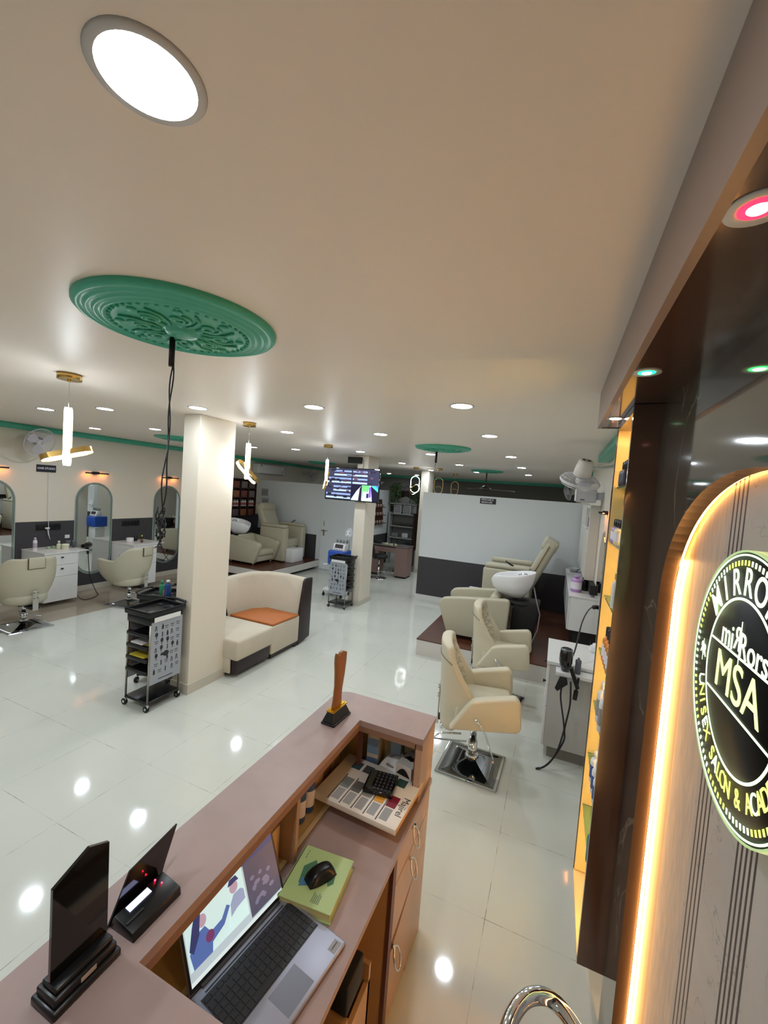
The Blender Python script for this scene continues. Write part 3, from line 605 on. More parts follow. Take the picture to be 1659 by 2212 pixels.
    MB(BLKM).prism([(-.03, -.01), (-.01, .015), (.0, .005), (.02, .02), (.03, -.005), (.01, -.02)], .001, BLKM, T=A @ TR((0, .015, .0552))).build('hand_print', o)
    # cubby on the long side: cream jars, tubes, boxes
    A = (-.865, 1.40, .766); o = bottle('gel_tube', 'dark green and blue tube standing in the long cubby, nearer of two', mat('blue_tube', (60, 92, 150), .3), mat('dgreen_cap', (24, 60, 54), .4), (-.84, 1.36, .766), h=.15, r=.026, cap=.02, label=LBW)
    bottle('gel_tube', 'dark green and blue tube standing in the long cubby, farther of two', mat('blue_tube'), mat('dgreen_cap'), (-.84, 1.425, .766), h=.15, r=.026, cap=.02, label=LBW)
    def lbox(x, y, w, d, h, c, lab, rz=0):
        A = TR((x, y, .766), rz=rz); o = T('carton', lab, 'box', (x, y, .766), 'printed boxes in the long cubby', rz)
        MB(mat('lbox_' + str(c), c, .5, var=.2, vscale=60)).box(-w / 2, w / 2, -d / 2, d / 2, 0, h, r=.001, seg=1, T=A).build('body', o)
        MB(mat('lbox_print', (90, 66, 58), .5)).box(w / 2, w / 2 + .0006, -d * .3, d * .3, h * .55, h * .75, T=A).build('print', o)
    lbox(-.87, 1.515, .05, .07, .20, (176, 148, 122), 'beige printed box standing beside the tubes in the long cubby')
    lbox(-.88, 1.60, .04, .08, .205, (150, 112, 98), 'reddish brown printed box in the long cubby'); lbox(-.88, 1.69, .04, .08, .21, (208, 178, 140), 'tan printed carton at the far end of the long cubby')
    A = TR((-.845, 1.245, .767), rz=.1); o = T('leaflet', 'blue-grey leaflet leaning on the cubby divider', 'leaflet', (-.845, 1.245, .767))
    MB(mat('leaflet_blue', (104, 122, 146), .4)).box(-.03, .03, -.003, .003, 0, .21, T=A @ TR(rx=math.radians(4))).build('sheet', o); MB(mat('leaflet_top', (190, 176, 150), .5)).box(-.03, .03, -.0035, .0035, .18, .21, T=A @ TR(rx=math.radians(4))).build('header', o)
    MB(mat('orange_card', (220, 170, 130), .5)).box(-.855, -.82, 1.285, 1.289, .767, .86).build('card', label='small peach card standing in the long cubby', cat='card')
    MB(mat('beige_pack', (206, 176, 134), .5, var=.15, vscale=40)).box(-.87, -.80, 1.13, 1.18, .767, .90, r=.002).build('carton', label='beige carton in the cubby behind the laptop lid', cat='box')
    # things stored in the knee space
    KB = mat('orange_tan_laminate', (188, 152, 108), .35)
    o = T('storage_crate', 'open tan wooden crate under the desk holding a black bag', 'crate', (-.53, 1.06, 0))
    m = MB(KB); m.box(-.64, -.448, .90, .915, .0, .50, KB).box(-.64, -.448, 1.235, 1.25, .0, .50, KB).box(-.64, -.625, .90, 1.25, 0, .50, KB).box(-.463, -.448, .90, 1.25, 0, .44, KB).box(-.64, -.448, .90, 1.25, 0, .015, KB).box(-.64, -.448, 1.06, 1.08, 0, .50, KB); m.build('body', o)
    MB(BLKM).box(-.515, -.45, 1.07, 1.185, .505, .60, BLKM, r=.006).build('power_box', label='small black box standing on the tan crate under the desk', cat='box')
    g = MB(mat('bag_black', (22, 18, 18), .45, bump=.6, bscale=30)); g.box(-.61, -.475, .925, 1.05, .02, .52, mat('bag_black'), r=.05, seg=3).tube(spl([(-.57, .95, .50), (-.55, .96, .58), (-.53, 1.0, .60), (-.51, 1.03, .50)], 5), .008, BLKM); g.build('bag', label='black bag stuffed in the tan crate under the desk', cat='bag')
counter_items()

def reception_chair():
    o = T('reception_chair', 'chair with a curved chrome armrest tube at the bottom edge of the photo', 'chair', (.16, .72, 0))
    A = MB(CHROME)
    A.tube(spl([(.02, .77, .50), (-.005, .81, .72), (-.012, .875, .87), (-.002, .925, .93), (.022, .97, .955), (.055, .998, .960), (.092, 1.005, .957), (.13, .985, .95), (.17, .94, .935), (.21, .88, .915)], 8), .0165, CHROME, n=16); A.build('arm_tube', o)
    MB(BLKM).tube([(.165, .955, .94), (.19, .925, .93), (.225, .87, .915)], .022, BLKM, n=10).build('arm_pad', o)
    MB(BLKM).box(.0, .27, .30, .76, .42, .50, BLKM, r=.03).build('seat', o)
    MB(CHROME).cyl((.135, .54, .08), (.135, .54, .42), .03, M=CHROME).build('gas_lift', o)
    b_ = MB(BLK)
    for k in range(5):
        a = 2 * PI * k / 5; b_.box(0, .16, -.02, .02, .05, .08, BLK, r=.006, T=TR((.135, .54, 0), rz=a))
        b_.ball((.135 + .15 * math.cos(a), .54 + .15 * math.sin(a), .026), .026, BLK)
    b_.build('star_base', o)
reception_chair()
# ================================================================ CEILING
def downlight():
    o = T('downlight', '', 'light', (0, 0, 0), 'round downlights in the ceiling')
    MB(WPL).lathe([(.067, -.004), (.078, -.004), (.081, 0), (.067, 0)], mat('light_rim', (205, 206, 208), .4), 40).build('rim', o)
    MB(LAMPW).lathe([(0, -.0035), (.0675, -.0035)], LAMPW, 40, smooth=False).build('diffuser', o)
    return o
d0 = downlight()
rowsx = (-.64, -1.785, -2.94, -4.06, -4.98)
D = []
NX = ['rightmost', 'second from the right', 'third from the right', 'fourth from the right', 'leftmost']
D.append((-.61, .44, 'big bright round ceiling light at the top left of the photo'))
for x in (-1.78, -2.94, -4.06, -5.0, -6.2): D.append((x, .44, None))
for x, y, l in ((-.63, 2.68, 'rightmost round light of the nearest row beyond the counter'), (-1.74, 2.66, 'second round light from the right in the nearest row'), (-2.88, 2.64, 'round light just in front of the nearest pillar'), (-4.06, 2.63, 'round light between the green plaster rose cable and the nearest pendant'), (-4.96, 2.61, 'leftmost round light of the nearest row, left of the nearest pendant'),
    (-.65, 3.99, 'rightmost round light of the second row'), (-1.77, 3.99, 'second round light from the right in the second row'), (-2.92, 3.95, 'round light of the second row between the pillar and the television'), (-4.97, 3.88, 'round light of the second row close to the left side of the nearest pillar'), (-6.21, 3.89, 'leftmost round light of the second row, near the green cornice'),
    (-.65, 5.91, 'rightmost round light of the third row'), (-1.80, 5.93, 'round light overlapping the edge of the small green plaster rose'), (-2.96, 5.93, 'round light above the television bracket'), (-4.18, 5.92, 'round light of the third row above the air conditioner side'), (-4.99, 5.80, 'round light partly hidden by the second pendant'),
    (-.66, 7.83, 'rightmost round light of the fourth row'), (-1.79, 7.81, 'middle round light of the fourth row'), (-3.03, 8.02, 'round light right of the television in the fourth row'),
    (-.68, 9.98, 'small far round light above the partition, rightmost'), (-1.83, 9.86, 'small far round light beside the far ceiling fan rose'), (-3.01, 10.04, 'small far round light above the oval ring pendant'), (-5.43, 13.2, 'small far round light over the plant shelf, left one'), (-4.42, 13.2, 'small far round light over the plant shelf, right one')):
    D.append((x, y, l))
for i, (x, y, l) in enumerate(D):
    if l is None: l = ORD[i - 1] + ' round ceiling light, going left from the big bright one, outside the picture'
    if i == 0: d0.location = (x, y, CEIL); d0['label'] = l
    else: dup(d0, (x, y, CEIL), None, l)
for x, l in ((-.6, 'right'), (-3.0, 'middle'), (-5.4, 'left')): dup(d0, (x, -1.6, CEIL), None, l + ' added ceiling light of the unseen row behind the camera')  # unseen lamps added to supply light from behind the camera

def rose():
    o = T('ceiling_rose', '', 'ceiling rose', (0, 0, 0), 'green plaster ceiling roses')
    pr = [(.345, 0), (.345, -.012), (.335, -.022), (.322, -.024), (.315, -.018), (.306, -.026), (.298, -.030), (.290, -.023), (.282, -.031), (.274, -.034), (.266, -.027), (.258, -.034), (.250, -.037), (.242, -.030), (.23, -.033), (.20, -.034), (.06, -.036), (.055, -.048), (.03, -.052), (0, -.053)]
    MB(GREEN).lathe(pr, GREEN, 64).build('disc', o)
    r = MB(GREEN)
    for k in range(8):
        A = TR(rz=2 * PI * k / 8)
        sp = [(.135 + (.045 - .0026 * j) * math.cos(.45 * j), (.045 - .0026 * j) * math.sin(.45 * j), -.037) for j in range(15)]
        r.tube(sp, .0065, GREEN, n=6, T=A)
        r.tube([(.135 + (.034 - .002 * j) * math.cos(-.5 * j + PI), -.012 + (.034 - .002 * j) * math.sin(-.5 * j + PI), -.038) for j in range(12)], .005, GREEN, n=6, T=A)
        r.ball((.205, 0, -.036), .016, GREEN, sz=.5, T=A); r.ball((.09, 0, -.038), .022, GREEN, sy=.5, sz=.45, T=A)
        r.tube([(.07, .02, -.038), (.10, .045, -.04), (.15, .065, -.04), (.20, .055, -.037)], .005, GREEN, n=6, T=A)
    for k in range(48): r.ball((.236 * math.cos(2 * PI * k / 48), .236 * math.sin(2 * PI * k / 48), -.034), .007, GREEN, n=8)
    r.build('relief', o)
    return o
r0 = rose(); r0.location = (-1.375, 1.17, CEIL); r0['label'] = 'large green plaster ceiling rose nearest the camera, with dangling cables'
dup(r0, (-1.38, 5.05, CEIL), None, 'green plaster ceiling rose above the partition side of the room, second along')
dup(r0, (-1.48, 9.15, CEIL), None, 'far green plaster ceiling rose that carries the ceiling fan')
dup(r0, (-5.55, 4.75, CEIL), None, 'green plaster ceiling rose half hidden behind the left edge of the nearest pillar')
dup(r0, (-5.55, 9.0, CEIL), None, 'green plaster ceiling rose over the left raised platform')
# dangling cables on first and second rose
DKR = mat('dark_rod', (44, 34, 34), .4, metal=.5); CAB = mat('cable_black', (30, 28, 34), .5)
c = T('hanging_cable', 'black rod and twisted cables dangling from the near green ceiling rose', 'cable', (-1.47, 1.20, CEIL))
MB(DKR).cyl((-1.468, 1.205, 2.640), (-1.468, 1.205, 2.53), .011, M=DKR).build('rod', c)
def cab(off, seed):
    p = []
    for i in range(24):
        z = 2.535 - .60 * i / 23; p.append((-1.470 + .012 * math.sin(i * .35 + seed) - .028 * max(0, (i - 13) / 10) + off, 1.207 + .01 * math.cos(i * .5 + seed), z))
    return p
k = MB(CAB); k.tube(cab(0, 0), .0028, CAB, n=6); k.tube(cab(.006, 2.1), .0028, CAB, n=6)
for s in range(4): k.tube([(-1.495 + .016 * math.cos(j * .7 + s), 1.21 + .012 * math.sin(j * .8 + s * 2), 1.945 - .010 * j + .02 * math.sin(j * 1.3 + s)) for j in range(12)], .0026, CAB, n=6)
k.tube([(-1.492, 1.21, 1.86), (-1.496, 1.21, 1.82), (-1.51, 1.215, 1.80), (-1.535, 1.22, 1.79)], .0026, CAB, n=6)
k.build('cables', c)
c = T('hanging_cable', 'short dark rod and thin wire hanging from the second green ceiling rose', 'cable', (-1.52, 5.2, CEIL))
MB(DKR).cyl((-1.50, 5.2, 2.64), (-1.50, 5.2, 2.50), .014, M=DKR).build('rod', c); MB(CAB).tube([(-1.50, 5.2, 2.50), (-1.505, 5.2, 2.46), (-1.5, 5.2, 2.42)], .003, CAB, n=6).build('cable', c)

def stadium(w, h, n=14):
    r = w / 2; s = h / 2 - r
    return [(r * math.cos(PI * k / n), s + r * math.sin(PI * k / n)) for k in range(n + 1)] + [(r * math.cos(PI + PI * k / n), -s + r * math.sin(PI + PI * k / n)) for k in range(n + 1)]
def ringband(mb, w, h, depth, th, Tm, Mo, Mi, dz=.0):
    """oval band: gold shell with an inner light strip"""
    so = stadium(w, h); si = stadium(w - 2 * th, h - 2 * th); d = depth / 2; t = bmesh.new(); n = len(so)
    V = [[t.verts.new((p[0], y, p[1])) for p in P_] for P_, y in ((so, -d), (so, d), (si, d), (si, -d))]
    for a in range(4):
        for k in range(n):
            f = t.faces.new((V[a][k], V[a][(k + 1) % n], V[(a + 1) % 4][(k + 1) % n], V[(a + 1) % 4][k]))
    bmesh.ops.recalc_face_normals(t, faces=t.faces); mb._fin(t, Mo, Tm, smooth=False)
def pendant(rz, rz2, tilt, lit=True, w=.13, h=.36, tw=0., bd=.034, l2=.8, th=.004):
    o = T('pendant_light', '', 'light', (0, 0, 0), 'gold double-ring pendant lights')
    MB(GOLD).cyl((0, 0, -.038), (0, 0, 0), .065, M=GOLD, n=36).cyl((0, 0, -.05), (0, 0, -.038), .01, M=GOLD).build('canopy', o)
    MB(GOLD).cyl((0, 0, -.21), (0, 0, -.05), .0012, n=6, M=STEEL).build('wire', o)
    A = TR((0, 0, -.21 - h / 2), rz=rz); r = MB(GOLD); ringband(r, w, h, bd, th, A, GOLD, None); r.build('upright_ring', o)
    if lit: s = MB(LEDW); ringband(s, w + .004, h + .004, bd - .006, .0015, A, LEDW, None); ringband(s, w - .009, h - .009, bd - .008, .002, A, LEDW, None); s.build('light_strip', o)
    B = TR((0, 0, -.21 - h * .80), rz=rz2) @ Matrix.Rotation(tilt, 4, 'Y') @ Matrix.Rotation(tw, 4, 'Z')
    r = MB(GOLD); ringband(r, w * .9, h * l2, bd * .8, .004, B, GOLD, None); r.build('slanted_ring', o)
    if lit: s = MB(LEDW); ringband(s, w * .9 - .009, h * l2 - .009, bd * .8 - .012, .002, B, LEDW, None); s.build('light_strip', o)
    return o
p = pendant(math.radians(147), math.radians(60), math.radians(72), tw=math.radians(78), bd=.042, l2=.78); p.location = (-2.88, 1.64, CEIL); p['label'] = 'gold pendant with glowing white rings nearest the camera, at the left'
p = pendant(math.radians(128), math.radians(41), math.radians(138), tw=math.radians(66), bd=.045); p.location = (-2.94, 3.35, CEIL); p['label'] = 'gold pendant with glowing ring beside the right edge of the nearest pillar'
p = pendant(math.radians(118), math.radians(100), math.radians(24), tw=math.radians(30), bd=.04); p.location = (-3.06, 5.11, CEIL); p['label'] = 'gold pendant with glowing ring left of the television'
p = pendant(math.radians(14), math.radians(60), math.radians(60), w=.2, h=.38); p.location = (-3.07, 9.07, CEIL); p['label'] = 'pendant showing its full glowing oval ring beside the plant shelf'
p = pendant(math.radians(14), math.radians(14), 0., lit=False, w=.2, h=.36, th=.009, l2=.5); p.location = (-2.52, 9.1, CEIL); p['label'] = 'unlit gold oval pendant above the partition, nearer of two'
p = pendant(math.radians(14), math.radians(14), 0., lit=False, w=.2, h=.36, th=.009, l2=.5); p.location = (-2.62, 11.1, CEIL); p['label'] = 'unlit gold oval pendant above the partition, farther of two'

# ceiling fan beyond the partition
o = T('ceiling_fan', 'dark ceiling fan hanging from the far green rose beyond the partition', 'fan', (-1.48, 9.15, CEIL))
FB = mat('fan_brown', (52, 42, 38), .35)
MB(FB).cyl((-1.48, 9.15, 2.30), (-1.48, 9.15, 2.64), .014, M=FB).build('rod', o); MB(FB).lathe([(0, -.07), (.07, -.06), (.11, -.02), (.11, .02), (.06, .06), (.02, .08), (0, .08)], FB, 28, TR((-1.48, 9.15, 2.28))).build('motor', o)
for k in range(3): MB(FB).box(.10, .62, -.06, .06, -.004, .004, FB, r=.003, T=TR((-1.48, 9.15, 2.27), rz=math.radians(18 + 120 * k)) @ Matrix.Rotation(.2, 4, 'X')).build('blade', o)

def wall_fan(name, lab, C, back, R, arm, M=WPL, motor=True, grp='wall fans'):
    """C centre of guard, back = unit vector on the motor side"""
    o = T(name, lab, 'fan', C, grp); bk = Vector(back).normalized(); Q = Matrix.Translation(Vector(C)) @ bk.to_track_quat('Z', 'Y').to_matrix().to_4x4()
    GR = mat('guard_wire', (215, 212, 214), .4); HAZ = mat('fan_blade', (198, 192, 198), .35)
    g = MB(GR)
    for rr, z in ((R, 0), (R * .995, -.012), (R * .9, .030), (R * .72, .042), (R * .55, .048), (R * .9, -.04), (R * .7, -.055), (R * .5, -.06), (R * .3, -.062)):
        g.tube([(rr * math.cos(2 * PI * k / 40), rr * math.sin(2 * PI * k / 40), z) for k in range(40)], .0045 if rr >= R * .99 else .0012, GR, n=6, closed=True, T=Q)
    for k in range(60):
        a = 2 * PI * k / 60; c_, s_ = math.cos(a), math.sin(a)
        g.tube([(R * .99 * c_, R * .99 * s_, 0), (R * .9 * c_, R * .9 * s_, .030), (R * .6 * c_, R * .6 * s_, .047), (R * .3 * c_, R * .3 * s_, .05)], .0011, GR, n=4, T=Q)
        g.tube([(R * .99 * c_, R * .99 * s_, -.012), (R * .9 * c_, R * .9 * s_, -.04), (R * .5 * c_, R * .5 * s_, -.06), (R * .1 * c_, R * .1 * s_, -.063)], .0011, GR, n=4, T=Q)
    g.build('guard', o)
    for k in range(3):
        MB(HAZ).prism([(.03, -.02), (R * .5, -.075), (R * .85, -.07), (R * .9, .0), (R * .7, .06), (R * .35, .05), (.03, .025)], .003, HAZ, T=Q @ TR(rz=2 * PI * k / 3 + .5) @ Matrix.Rotation(.25, 4, 'X')).build('blade', o)
    MB(M).lathe([(0, -.03), (.035, -.025), (.04, .01), (.03, .03)], M, 20, Q).build('hub', o)
    mt = MB(M).lathe([(.066, .045), (.078, .055), (.072, .13), (.064, .185), (.052, .198), (0, .20)], mat('fan_motor_white', (214, 208, 200), .4), 28, Q)
    for k in range(14): mt.box(.015, .040, -.0022, .0022, .199, .2015, mat('vent_dark', (60, 56, 54), .6), T=Q @ TR(rz=2 * PI * k / 14))
    mt.build('motor_housing', o)
    e = Vector(C) + bk * .13; a_ = Vector(arm); MB(M).tube([e, e.lerp(a_, .5) + Vector((0, 0, -.02)), a_], .016, M).lathe([(0, 0), (.045, 0), (.045, .02), (0, .02)], M, 20, TR(a_) @ Matrix.Rotation(PI / 2 * (1 if a_.x < 0 else -1), 4, 'Y')).build('bracket', o)
    return o
wall_fan('wall_fan', 'white caged wall fan tipped downwards on the right wall', (.165, 4.2, 2.315), (.18, -.34, .92), .17, (XR, 4.55, 2.50))
wall_fan('wall_fan', 'grey caged wall fan on the left wall above the salon name plaque', (XL + .32, 3.66, 2.43), (-.85, -.1, .35), .21, (XL, 3.66, 2.45))
wall_fan('wall_fan', 'grey wall fan high on the far left wall past the air conditioner', (XL + .32, 11.0, 2.38), (-.85, .15, .3), .22, (XL, 11.0, 2.42))
wall_fan('wall_fan', 'small dim wall fan in the far right corner beyond the partition', (XR - .3, 11.6, 2.36), (.8, .2, .3), .18, (XR, 11.6, 2.42))
# ================================================================ SALON CHAIRS
def chrome_base(o, s=.23, zc=.30, rot=0.):
    mb = MB(CHROMED); n = 10
    for q in range(4):       # four sloping faces with crisp ridges
        t = bmesh.new(); g = []
        for i in range(n + 1):
            d = i / n; row = []
            for j in range(n + 1):
                x = d * s; y = (2 * j / n - 1) * d * s; row.append(t.verts.new((x, y, .012 + .085 * (1 - d) ** 1.9)))
            g.append(row)
        for i in range(n):
            for j in range(n):
                if i == 0: t.faces.new((g[0][0], g[1][j], g[1][j + 1])) 
                else: t.faces.new((g[i][j], g[i + 1][j], g[i + 1][j + 1], g[i][j + 1]))
        bmesh.ops.recalc_face_normals(t, faces=t.faces); mb._fin(t, CHROMED, TR(rz=q * PI / 2), smooth=True)
    mb.box(-s, s, -s, s, 0, .013, CHROME, r=.004, seg=1); mb.bm.transform(Matrix.Rotation(rot, 4, 'Z')); mb.build('base_plate', o)
    MB(CHROME).cyl((0, 0, .08), (0, 0, .10), .055, .045, M=CHROME, n=28).cyl((0, 0, .07), (0, 0, .20), .036, M=CHROME, n=28).cyl((0, 0, .20), (0, 0, zc + .02), .026, M=CHROME, n=24).build('hydraulic_column', o)
    MB(BLKM).box(-.11, .11, -.10, .10, zc, zc + .03, BLKM, r=.004, seg=1).build('seat_mount', o)
def styling_chair(M):
    """faces +x; origin on the floor under the column"""
    o = T('styling_chair', '', 'chair', (0, 0, 0), 'hydraulic styling chairs')
    chrome_base(o, zc=.40, rot=math.radians(-14))
    # side arms: wedge shaped upholstered panels rising to the front
    for s in (-1, 1):
        pts = [(-.20, .415), (.27, .465), (.30, .49), (.285, .68), (.25, .715), (.02, .665), (-.06, .64)]
        MB(M).prism(pts, .085, M, r=.022, seg=3, T=Matrix(((1, 0, 0, 0), (0, 0, 1, s * .255 - .0425), (0, 1, 0, 0), (0, 0, 0, 1)))).build('arm', o)
    MB(M).box(-.16, .27, -.215, .215, .435, .56, M, r=.03, seg=3, T=TR((0, 0, 0), ry=0)).build('seat', o)
    # back: upright shell with wings that sweep forward over the arms
    t = bmesh.new(); nu, nv = 18, 14
    def half(v): return .13 + .125 * min(1, v / .35) ** .8 - .04 * max(0, (v - .75) / .25) ** 2
    def wing(v):
        ks = [(0, 0), (.15, .13), (.3, .20), (.5, .18), (.68, .10), (.85, .04), (1, .02)]
        for (a_, x_), (b_, y_) in zip(ks, ks[1:]):
            if v <= b_: return x_ + (y_ - x_) * (v - a_) / (b_ - a_)
        return .03
    def P_(u, v, th):
        w = half(v) - (0 if th else .045 * min(1, v * 4)); y = (u * 2 - 1) * w; z = .33 + .67 * v - .02 * abs(2 * u - 1) ** 4
        x = -.185 - .035 * v + wing(v) * abs(2 * u - 1) ** 2.6 - (th * (1 - .55 * abs(2 * u - 1) ** 3))
        return (x, y, z)
    F = [[t.verts.new(P_(i / nu, j / nv, 0)) for j in range(nv + 1)] for i in range(nu + 1)]; B_ = [[t.verts.new(P_(i / nu, j / nv, .085)) for j in range(nv + 1)] for i in range(nu + 1)]
    for i in range(nu):
        for j in range(nv):
            t.faces.new((F[i][j], F[i][j + 1], F[i + 1][j + 1], F[i + 1][j])); t.faces.new((B_[i][j], B_[i + 1][j], B_[i + 1][j + 1], B_[i][j + 1]))
    for i in range(nu): t.faces.new((F[i][0], F[i + 1][0], B_[i + 1][0], B_[i][0])); t.faces.new((F[i][nv], B_[i][nv], B_[i + 1][nv], F[i + 1][nv]))
    for j in range(nv): t.faces.new((F[0][j], B_[0][j], B_[0][j + 1], F[0][j + 1])); t.faces.new((F[nu][j], F[nu][j + 1], B_[nu][j + 1], B_[nu][j]))
    bmesh.ops.recalc_face_normals(t, faces=t.faces)
    bmesh.ops.bevel(t, geom=[e for e in t.edges if e.calc_face_angle(0) > .8], offset=.02, segments=3, profile=.5, affect='EDGES')
    QM = quilt(M)
    mb = MB(M); mb._fin(t, M, smooth=True); bo = mb.build('backrest', o)
    t = bmesh.new()
    G = [[t.verts.new(Vector(P_(.10 + .80 * i / 14, .28 + .62 * j / 12, 0)) + Vector((.005, 0, 0))) for j in range(13)] for i in range(15)]
    for i in range(14):
        for j in range(12): t.faces.new((G[i][j], G[i][j + 1], G[i + 1][j + 1], G[i + 1][j]))
    mb = MB(QM); mb._fin(t, QM, smooth=True); mb.build('quilted_panel', bo)
    DK = mat('seam_line', (120, 108, 84), .6)
    MB(DK).tube([P_(u, .84, .087) for u in [k / 16 for k in range(17)]], .0035, DK, n=6).build('headrest_seam', bo)
    # metal plate, lever, ring handle
    br = MB(STEEL); br.box(-.292, -.282, -.032, .032, .30, .62, mat('satin_plate', (188, 186, 178), .35, metal=.5), r=.003, seg=1)
    for y in (-.022, .022):
        for z in (.52, .59): br.ball((-.294, y, z), .008, STEEL, n=8)
    br.box(-.29, -.10, -.03, .03, .335, .36, BLKM)
    br.build('back_plate', o)
    MB(CHROME).tube([(-.10, -.13, .31), (-.26, -.13, .29), (-.31, -.11, .22), (-.31, -.05, .19), (-.05, -.03, .20)], .007, CHROME).cyl((-.25, -.07, .30), (-.25, .07, .30), .014, M=CHROME).build('recline_bar', o)
    MB(CHROME).tube([(-.02, -.315, .535), (.02, -.325, .50), (.06, -.32, .43), (.10, -.28, .32), (.13, -.22, .22), (.15, -.16, .14)], .007, CHROME).tube([(-.02, -.315, .535), (.012, -.323, .505)], .011, CHROME).build('pump_lever', o)
    return o
def quilt(M):
    nm = M.name + '_quilted'
    if nm in MATS: return MATS[nm]
    Q = M.copy(); Q.name = nm; MATS[nm] = Q; nt, b, add, mth, mix = nodes(Q)
    tc = add('ShaderNodeTexCoord'); sp = add('ShaderNodeSeparateXYZ'); nt.links.new(tc.outputs['Object'], sp.inputs[0])
    def tri(a): f = mth('FRACT', mth('DIVIDE', a, .075)); return mth('ABSOLUTE', mth('SUBTRACT', f, .5))
    h = mth('MINIMUM', mth('SUBTRACT', .5, tri(mth('ADD', sp.outputs[1], sp.outputs[2]))), mth('SUBTRACT', .5, tri(mth('SUBTRACT', sp.outputs[1], sp.outputs[2]))))
    h = mth('POWER', mth('MULTIPLY', h, 2), .5)
    bp = add('ShaderNodeBump'); bp.inputs['Strength'].default_value = .9; bp.inputs['Distance'].default_value = .012
    nt.links.new(h, bp.inputs['Height']); nt.links.new(bp.outputs['Normal'], b.inputs['Normal'])
    return Q
c0 = styling_chair(LEATH); c0.location = (-.45, 3.22, 0); c0.rotation_euler = (0, 0, math.radians(12)); c0['label'] = 'cream styling chair on a square chrome base right behind the reception counter'
dup(c0, (-.42, 4.42, 0), math.radians(1), 'cream styling chair in front of the right platform, second from the camera')

def round_chair(M):
    """bowl backed salon chair, faces -x"""
    o = T('round_back_chair', '', 'chair', (0, 0, 0), 'round-backed salon chairs on the left')
    chrome_base(o, s=.24, zc=.30)
    nu, nv = 36, 14; t = bmesh.new()
    def R_(a, v, off):
        h = .33 + (.60 if abs(a) < 2.2 else .6) * v
        # a: angle from back centre (+x); height falls towards the arms
        fall = max(0, abs(a) - .85) / .75; top = .93 - .20 * min(1, fall) ** 1.3
        z = .33 + (top - .33) * v
        bulge = math.sin(min(1, v * 1.25) * PI / 2) ** .8
        r = (.17 + .135 * bulge) + off
        return (r * math.cos(a) * (1.0 if math.cos(a) > 0 else 1.75), r * 1.06 * math.sin(a), z)
    amax = 2.45
    O_ = [[t.verts.new(R_(-amax + 2 * amax * i / nu, j / nv, 0)) for j in range(nv + 1)] for i in range(nu + 1)]
    I_ = [[t.verts.new(R_(-amax + 2 * amax * i / nu, j / nv, -.06)) for j in range(nv + 1)] for i in range(nu + 1)]
    for i in range(nu):
        for j in range(nv):
            t.faces.new((O_[i][j], O_[i + 1][j], O_[i + 1][j + 1], O_[i][j + 1])); t.faces.new((I_[i][j], I_[i][j + 1], I_[i + 1][j + 1], I_[i + 1][j]))
        t.faces.new((O_[i][nv], O_[i + 1][nv], I_[i + 1][nv], I_[i][nv])); t.faces.new((O_[i][0], I_[i][0], I_[i + 1][0], O_[i + 1][0]))
    for j in range(nv):
        t.faces.new((O_[0][j], O_[0][j + 1], I_[0][j + 1], I_[0][j])); t.faces.new((O_[nu][j], I_[nu][j], I_[nu][j + 1], O_[nu][j + 1]))
    bmesh.ops.recalc_face_normals(t, faces=t.faces)
    bmesh.ops.bevel(t, geom=[e for e in t.edges if e.calc_face_angle(0) > .9], offset=.018, segments=3, profile=.5, affect='EDGES')
    mb = MB(M); mb._fin(t, M, smooth=True); bk = mb.build('shell_back', o)
    DK = mat('dark_piping', (84, 74, 52), .5)
    MB(M).lathe([(0, .33), (.21, .33), (.235, .36), (.24, .44), (.22, .47), (0, .48)], M, 36).build('seat', o)
    hp = MB(DK); hp.box(.288, .310, -.092, .092, .80, .935, DK, r=.004, seg=1); hp.build('headrest_seam', bk)
    MB(M).box(.286, .316, -.086, .086, .806, .945, M, r=.008).build('headrest_pad', bk)
    MB(DK).tube([(.192 * math.cos(a), .200 * math.sin(a), .345) for a in [-2.2 + 4.4 * k / 30 for k in range(31)]], .012, DK, n=6).build('piping', bk)
    pl = MB(STEEL); pl.box(.290, .302, -.03, .03, .27, .52, mat('satin_plate', (188, 186, 178), .35, metal=.5), r=.003, seg=1)
    for y in (-.02, .02):
        for z in (.43, .50): pl.ball((.304, y, z), .009, mat('bolt_olive', (120, 112, 76), .4), n=8)
    pl.build('back_plate', o)
    MB(BLK).box(.12, .29, -.05, .05, .285, .315, BLK, r=.003, seg=1).build('hinge_box', o)
    MB(CHROME).tube([(.02, -.05, .22), (.05, -.07, .225), (.10, -.02, .20), (.16, .06, .17), (.22, .10, .165)], .007, CHROME).build('pump_lever', o)
    return o
c1 = round_chair(LEATHO); c1.location = (-6.22, 3.09, 0); c1.rotation_euler = (0, 0, math.radians(-4)); c1['label'] = 'olive cream round-backed chair at the left edge, facing the nearer white cabinet'
dup(c1, (-6.14, 4.46, 0), math.radians(13), 'olive cream round-backed chair between the white cabinets, facing the middle mirror')

